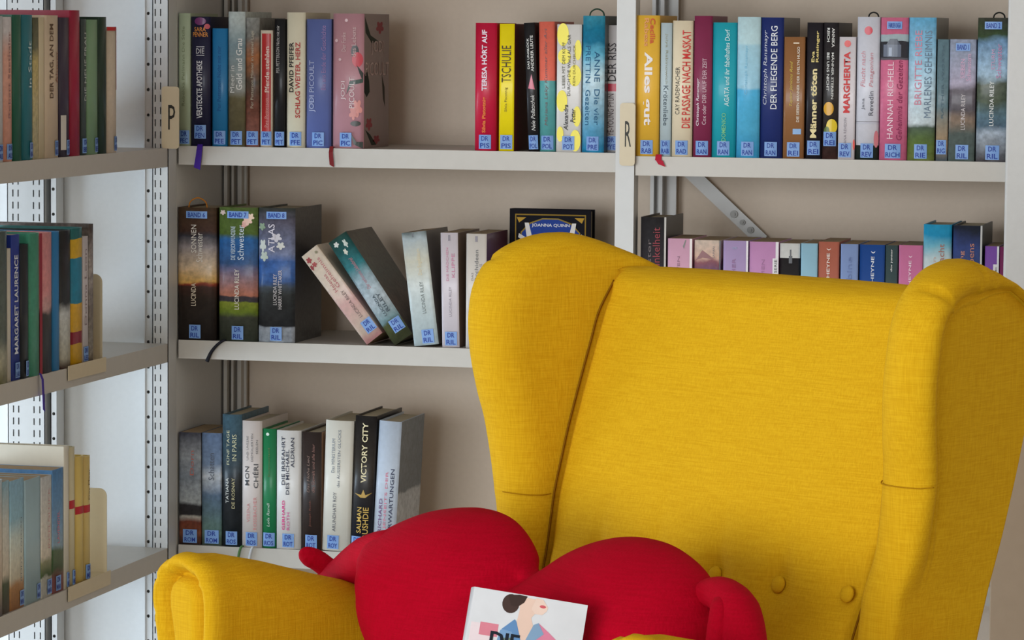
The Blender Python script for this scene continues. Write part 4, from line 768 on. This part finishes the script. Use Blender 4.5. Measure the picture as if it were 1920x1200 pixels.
t6(1461, 1499, 456.5, ([(0, (150, 190, 216)), (.62, (34, 30, 32)), (.88, (222, 222, 218))], dict(amt=.002, const=True, mott=.05)), 'white paperback with a black square on its spine', prints=[(rect(.45, .62, .84, .9), (60, 60, 64)), (rect(.5, .57, .9, .95), (60, 60, 64)), (rect(.15, .8, .655, .67), (150, 40, 50)), (rect(.2, .75, .72, .735), (180, 180, 180))], **PA)
t6(1500.5, 1532, 456.5, (156, 200, 220), 'pale sky blue paperback left of the terracotta one', texts=[('Inseln', .2, .4, .58, .72, (80, 140, 180), 'u')], **PA)
t6(1533.5, 1572.5, 453.5, (186, 106, 86), 'terracotta paperback with white vertical word', texts=[('HEYNE (', .4, .6, .72, .95, (236, 224, 214), 'u', .01)], **PA)
t6(1575, 1608, 458, (138, 160, 208), 'periwinkle blue paperback right of the terracotta one', texts=[('Sabine', .35, .65, .62, .9, (110, 130, 180), 'u')], **PA)
t6(1610.5, 1658, 459, (32, 76, 150), 'royal blue paperback with white vertical word', texts=[('HEYNE (', .46, .62, .70, .95, (232, 234, 240), 'u', .01), ('S', .3, .55, .52, .58, (226, 230, 236), 'u', .02)], **PA)
t6(1659, 1682.5, 460, (62, 80, 82), 'slim dark grey green paperback between blue and pink ones', texts=[('dtv junior', .42, .6, .79, .97, W_, 'u', .02)], **PA)
t6(1684, 1729, 460, (212, 120, 164), 'rose pink paperback left of the tall cyan one', texts=[('HEYNE (', .42, .56, .68, .92, (240, 214, 226), 'u', .01)], **PA)
t6(1729.5, 1783, 421, ([(0, (206, 216, 216)), (.76, (200, 214, 216)), (.86, (120, 186, 206)), (.93, (34, 150, 196)), (1, (40, 156, 200))], dict(amt=.04, mott=.08)), 'tall white and cyan book right of the rose pink paperback', D=.13, texts=[('Licht in', .34, .46, .55, .78, (190, 170, 160), 'u'), ('der Nacht', .55, .75, .58, .87, (170, 110, 96), 'u')])
t6(1785, 1840, 423, ([(0, (40, 52, 90)), (.6, (52, 70, 120)), (.86, (56, 72, 128)), (.98, (34, 40, 56))], dict(amt=.06, mott=.15)), 'tall dark blue book with copper lettering by the right pillar', D=.14, side=(72, 76, 76), prints=[(rect(.94, 1, 0, 1), (206, 206, 204))], texts=[('Ahnung', .24, .42, .60, .83, (190, 130, 110), 'u'), ('des Lebens', .54, .74, .55, .88, (190, 130, 110), 'u')])
t6(1845, 1872, 462, (132, 84, 172), 'purple paperback peeking above the right wing of the chair', prints=[(rect(.86, 1, .8, 1), (222, 220, 222)), (rect(.6, 1, .62, .86), (226, 222, 222)), (rect(.6, 1, .4, .62), (30, 30, 32))], texts=[('LIEBE', .3, .5, .6, .8, (226, 214, 236), 'u', .01), ('SERIE', .74, .86, .64, .84, (100, 100, 100), 'u')], **PA)
t6(1873, 1886, 463, (122, 40, 86), 'dark magenta paperback next to the right pillar', **PA)
# ---- left unit: spines face +x
LG1, LG2, LG3 = 'books on the top shelf of the left unit', 'books on the middle shelf of the left unit', 'books on the lowest shelf of the left unit'
def lbook(x0, x1, ytop, ybot, zs, look, label, grp, D=.135, X=-.005, **k):
    A = at_x(x0, ybot, X).y; Bb = at_x(x1, ybot, X).y; H = at_x((x0+x1)/2, ytop, X).z-zs; T = Bb-A-.0006
    bk = make_book(T, H, D, look, label, group=grp, **k); return place(bk, X, (A+Bb)/2, zs+.0002, 0, math.pi/2)
def l1(*a, **k): return lbook(*a[:3], 297, LZ[0], *a[3:], LG1, **k)
l1(-14, 5.5, 30, (196, 196, 196), 'light grey book at the left picture edge on the top left shelf', tag='AUS')
l1(6, 22, 32, ([(0, (214, 150, 130)), (.75, (214, 160, 142)), (.9, (214, 206, 206))], dict(amt=.05, mott=.1)), 'rose and white book left of the green ones, top left shelf', tag='AUS', texts=[('Robert Seethaler', .3, .5, .3, .9, (150, 110, 110), 'u')])
l1(22.5, 40, 28, (26, 92, 70), 'dark green book left of the teal one, top left shelf', D=.14)
l1(40.5, 61, 28, (30, 112, 124), 'teal book with white lettering, top left shelf', tag='BAU', tagx=.7, texts=[('in Stadt', .35, .62, .5, .82, (200, 220, 222), 'u')])
l1(61.5, 72.5, 33, ([(0, (206, 196, 160)), (.7, (196, 176, 110)), (.78, (90, 92, 60)), (1, (84, 84, 56))], dict(amt=.05, mott=.25)), 'cream book with olive top, top left shelf', hard=False)
l1(73, 83, 33, (216, 200, 166), 'plain cream slim book, top left shelf', hard=False)
l1(83.5, 109, 29, (208, 186, 160), 'beige book with brown capital lettering, top left shelf', tag='BEC', tagx=.72, texts=[('DER TAG, AN DEM', .22, .45, .42, .94, (90, 66, 44), 'u', .01), ('Ahmet', .62, .85, .52, .75, (170, 120, 100), 'u')])
l1(109.5, 129.5, 33, (58, 48, 66), 'dark purple grey book left of the tall maroon one, top left shelf', tag='BER', tagx=.7, prints=[(rect(.1, .45, .05, .3), (206, 200, 190))])
l1(130, 149.5, 19.5, (158, 26, 58), 'tallest maroon book on the top left shelf', D=.17)
l1(152, 161.5, 36, (66, 78, 76), 'slim dark grey book with pale lettering right of the maroon one', texts=[('DIE NEUE FRAU', .3, .7, .4, .9, (190, 196, 190), 'u')], tag='BER')
l1(162, 183, 37, (126, 160, 124), 'sage green book on the top left shelf', tag='BER', tagx=.7)
l1(183.5, 199, 32, (36, 58, 44), 'dark bottle green book on the top left shelf', D=.15)
l1(200, 218, 50.5, ([(0, (214, 196, 176)), (1, (214, 198, 176))], dict(mott=.05)), 'short cream book with red back edge at the right end of the top left shelf', tag='BER', tagx=.7, prints=[(rect(.75, 1, .5, 1), (190, 50, 40)), (rect(0, 1, .97, 1), (196, 40, 40))], side=(196, 40, 44))
def l2(*a, **k): return lbook(*a[:3], 700, LZ[1], *a[3:], LG2, **k)
l2(-10, 13.5, 434, ([(0, (120, 116, 70)), (.15, (190, 186, 160)), (.3, (92, 100, 88)), (1, (70, 84, 80))], dict(amt=.06, mott=.2)), 'grey green book at the left picture edge on the middle left shelf')
l2(14, 20.5, 466, (214, 206, 190), 'very thin cream book left of the royal blue one', hard=False)
l2(21, 37, 440, (36, 58, 150), 'royal blue book with white capital lettering on the middle left shelf', tag='LAU', tagx=.7, hard=False, texts=[('MARGARET LAURENCE', .3, .75, .18, .86, (222, 226, 236), 'u', .02)])
l2(37.5, 53, 458, (30, 32, 36), 'black book between royal blue and green ones', tag='LEO', tagx=.7)
l2(53.5, 73.5, 437, ([(0, (74, 150, 122)), (1, (62, 140, 112))], dict(mott=.1)), 'mint green book on the middle left shelf', ribbon=(.008, .05, .006, (70, 50, 150), .004))
l2(74, 97, 436, ([(0, (42, 36, 36)), (.42, (50, 42, 42)), (.47, (206, 160, 156)), (.6, (214, 140, 140)), (1, (214, 140, 140))], dict(amt=.05, mott=.15)), 'rose book with dark foot on the middle left shelf', prints=[(rect(0, .12, 0, 1), (150, 36, 50))])
l2(97.5, 111, 434, (42, 124, 180), 'bright blue slim book on the middle left shelf')
l2(111.5, 132, 432, ([(0, (70, 40, 36)), (.07, (196, 190, 170)), (.4, (206, 208, 206)), (.48, (40, 40, 40)), (1, (34, 34, 34))], dict(amt=.05, mott=.2)), 'black and white book on the middle left shelf')
l2(132.5, 154, 427, ([(0, (222, 170, 30)), (.16, (150, 30, 50)), (.25, (222, 170, 40)), (.45, (34, 130, 160)), (.78, (222, 176, 40)), (.92, (40, 110, 110))], dict(amt=.015, const=True, mott=.12)), 'colourful yellow, teal and red patterned book on the middle left shelf')
l2(155, 165.5, 443, (216, 206, 206), 'thin white book beside the floral one', tag='LES', hard=False, texts=[('Donna Leon', .3, .6, .3, .9, (150, 130, 130), 'u')])
l2(166, 175, 420, ([(0, (150, 140, 126)), (.4, (120, 110, 104)), (.7, (160, 150, 144)), (1, (84, 72, 66))], dict(amt=.2, mott=.4)), 'tall grey floral book before the bookend on the middle left shelf', D=.17)
P = at_x(191.5, 670, -.004); bookend((0, P.y, LZ[1]), math.pi/2, .155, .130, .11, 'beige metal bookend holding the books of the middle left shelf')
def l3(*a, **k): return lbook(*a[:3], 1090, LZ[2], *a[3:], LG3, **k)
l3(-22, 4.5, 902, ([(0, (90, 80, 84)), (.25, (222, 200, 176)), (.6, (222, 206, 186)), (1, (190, 206, 214))], dict(amt=.05, mott=.1)), 'peach and pale blue book at the left picture edge on the lowest left shelf')
l3(5, 17.5, 902, ([(0, (96, 84, 76)), (.22, (84, 96, 64)), (.3, (222, 208, 186)), (.7, (206, 206, 196)), (1, (150, 190, 206))], dict(amt=.05, mott=.12)), 'slim pale book with small houses at its foot, lowest left shelf', hard=False)
l3(18, 45, 899, ([(0, (176, 120, 70)), (.18, (206, 150, 96)), (.24, (226, 214, 188)), (.55, (206, 216, 206)), (.7, (150, 190, 206)), (1, (150, 190, 212))], dict(amt=.05, mott=.12)), 'thick pale blue book with orange town at its foot', tag='MAR', tagx=.85, hard=False, texts=[('JENNY COLGAN', .72, .82, .2, .7, (96, 110, 120), 'u')])
l3(45.5, 76, 897, (166, 192, 200), 'thick plain grey blue book on the lowest left shelf', tag='MAR', tagx=.9, hard=False)
l3(76.5, 97, 893, ([(0, (216, 214, 206)), (.16, (206, 204, 190)), (.18, (80, 106, 56)), (.3, (150, 150, 110)), (.34, (222, 210, 190)), (1, (206, 206, 204))], dict(amt=.06, mott=.15)), 'white paperback with green plants near the foot', tag='MAR', tagx=.75, hard=False, texts=[('INSELGLÜCK', .6, .76, .4, .9, (214, 150, 150), 'u')])
l3(97.5, 119, 879, ([(0, (150, 84, 84)), (.12, (150, 90, 88)), (.2, (66, 92, 52)), (.34, (72, 100, 60)), (.38, (140, 170, 190)), (.6, (110, 150, 186)), (1, (90, 140, 190))], dict(amt=.05, mott=.15)), 'blue paperback with green garden at its foot, lowest left shelf', tag='MAR', tagx=.5, hard=False, texts=[('LAVENDEL', .4, .6, .4, .66, (222, 130, 150), 'u')])
l3(119.5, 129, 836, (222, 214, 196), 'tall white book rising behind the pale blue row', D=.19, tag='MEY', tagx=.7)
l3(129.5, 140, 838, (214, 202, 166), 'tall cream slim book with red band, lowest left shelf', prints=[(rect(0, 1, .56, .62), (190, 30, 40))], tag='MEY', tagx=.7)
l3(140.5, 156, 855, (226, 196, 110), 'yellow book with red band, left of its twin by the bookend', prints=[(rect(0, 1, .55, .61), (196, 30, 40))])
l3(156.5, 168.5, 855, (222, 194, 120), 'yellow book with red band right beside the lowest bookend', prints=[(rect(0, 1, .55, .61), (196, 30, 40))], tag='MEY', texts=[('Das Meer', .4, .62, .65, .9, (120, 90, 50), 'u')])
P = at_x(200, 1040, -.004); bookend((0, P.y, LZ[2]), math.pi/2, .175, .130, .12, 'beige metal bookend holding the books of the lowest left shelf')
# ------------------------------------------------------------------ letter signs on the uprights
def sign(ch, x0, x1, y0, y1, lx0, lx1, ly0, ly1, Y, label):
    A = at_y(x0, y0, Y); Bq = at_y(x1, y1, Y); w_, h_ = Bq.x-A.x, A.z-Bq.z
    e = empty('letter_sign', label, 'sign', ((A.x+Bq.x)/2, Y, Bq.z), group='letter signs on the shelf uprights')
    bm = bmesh.new(); add_box(bm, (-w_/2, 0, 0), (w_/2, .0018, h_))
    es = [q for q in bm.edges if abs(q.verts[0].co.y-q.verts[1].co.y) > .001]; bmesh.ops.bevel(bm, geom=es, offset=.005, segments=4, affect='EDGES', profile=.5)
    obj('plate', bm_mesh('plate', bm), M_BEIGE, e)
    box('clip', (-.004, .0018, h_*.4), (.004, .004, h_*.6), M_BEIGE, e)
    a = at_y(lx0, ly1, Y); b = at_y(lx1, ly0, Y); ox, oz = e.location.x, e.location.z
    lettering(ch, e, lambda u, v: (a.x-ox+(b.x-a.x)*u, -.0004, a.z-oz+(b.z-a.z)*v), mat((44, 42, 34), .5), 'letter', .0)
sign('P', 303, 335.5, 162, 279, 315.5, 328.5, 197, 243, -.0465, 'beige sign plate with letter P on the left corner upright')
sign('R', 1162.5, 1190, 193, 311, 1171.5, 1183.5, 227, 275, -.0095, 'beige sign plate with letter R on the middle upright')
# ------------------------------------------------------------------ book standing on the seat
ex = (CR*213-CU*35).normalized(); ei = (CR*35+CU*213).normalized(); ph = math.radians(12)
ez = (ei*math.cos(ph)+CV*math.sin(ph)).normalized(); ez = (ez-ex*ez.dot(ex)).normalized(); nx = ex.cross(ez)*1.0
nx = ex.cross(ez)
if nx.dot(CV) > 0: nx = -nx
TL = to_world(ch_y(890, 1100, .055)); wd = 213/F_PX*(TL-CAM).dot(CV)*1.01; LT = .026; LH = (TL.z-.4605+ex.z*wd)/ez.z
LB = make_book(LT, LH, wd, (222, 222, 226), 'white hardback with a portrait cover standing on the armchair seat', group='books outside the shelves', side=(214, 216, 220))
R3 = Matrix((nx, ex, ez)).transposed()
org = TL-ez*LH-nx*(LT/2)
LB.matrix_world = Matrix.Translation(org) @ R3.to_4x4()
def cvp(poly, col, lift): side_patch(LB, LT, wd, LH, [(u, 1-v*.63) for u, v in poly], col, lift)
cvp([(.02, .42), (.2, .42), (.2, .27), (.02, .27)], (230, 214, 218), .0003); cvp([(.03, .55), (.2, .55), (.2, .42), (.03, .42)], (206, 150, 166), .0003)
cvp([(.10, .36), (.26, .36), (.26, .26), (.10, .26)], (214, 130, 146), .0004)
cvp([(.22, .6), (.28, .30), (.40, .215), (.50, .36), (.56, .36), (.60, .20), (.70, .26), (.82, .34), (.88, .6)], (122, 158, 196), .0005)      # jacket
cvp([(.60, .20), (.70, .26), (.82, .34), (.78, .40), (.60, .38)], (214, 130, 156), .0006); cvp([(.58, .44), (.74, .42), (.76, .6), (.58, .6)], (206, 110, 110), .0006)
cvp([(.30, .36), (.42, .34), (.46, .46), (.30, .5)], (110, 130, 116), .0006); cvp([(.46, .40), (.58, .38), (.58, .6), (.46, .6)], (150, 180, 160), .0006)
cvp([(.82, .40), (.98, .40), (.98, .6), (.82, .6)], (230, 196, 206), .0004); cvp([(.88, .28), (.98, .28), (.98, .40), (.88, .40)], (222, 214, 222), .0004)
cvp([(.40, .02), (.56, .02), (.60, .06), (.585, .10), (.56, .13), (.53, .17), (.56, .24), (.53, .38), (.47, .36), (.41, .22), (.42, .12)], (226, 196, 180), .0008)   # neck and chin
cvp([(.55, .01), (.61, .015), (.66, .07), (.655, .10), (.62, .135), (.56, .135), (.52, .1)], (230, 204, 190), .0009)
cvp(ell(.335, .085, .075, .075), (72, 56, 52), .0010); cvp([(.30, .02), (.40, .005), (.47, .01), (.45, .06), (.40, .10), (.34, .1)], (64, 50, 46), .0011)
cvp(ell(.615, .07, .028, .012), (204, 96, 104), .0011)
cvp([(.29, .29), (.39, .20), (.41, .22), (.47, .36), (.43, .40), (.38, .30)], (100, 140, 186), .0012); cvp([(.56, .22), (.60, .20), (.66, .28), (.52, .40), (.50, .37)], (130, 160, 190), .0012)
side_text(LB, LT, wd, LH, 'DIE', .20, .46, 1-.270, 1-.200, (34, 40, 50), .0016, .03)
flush_text()
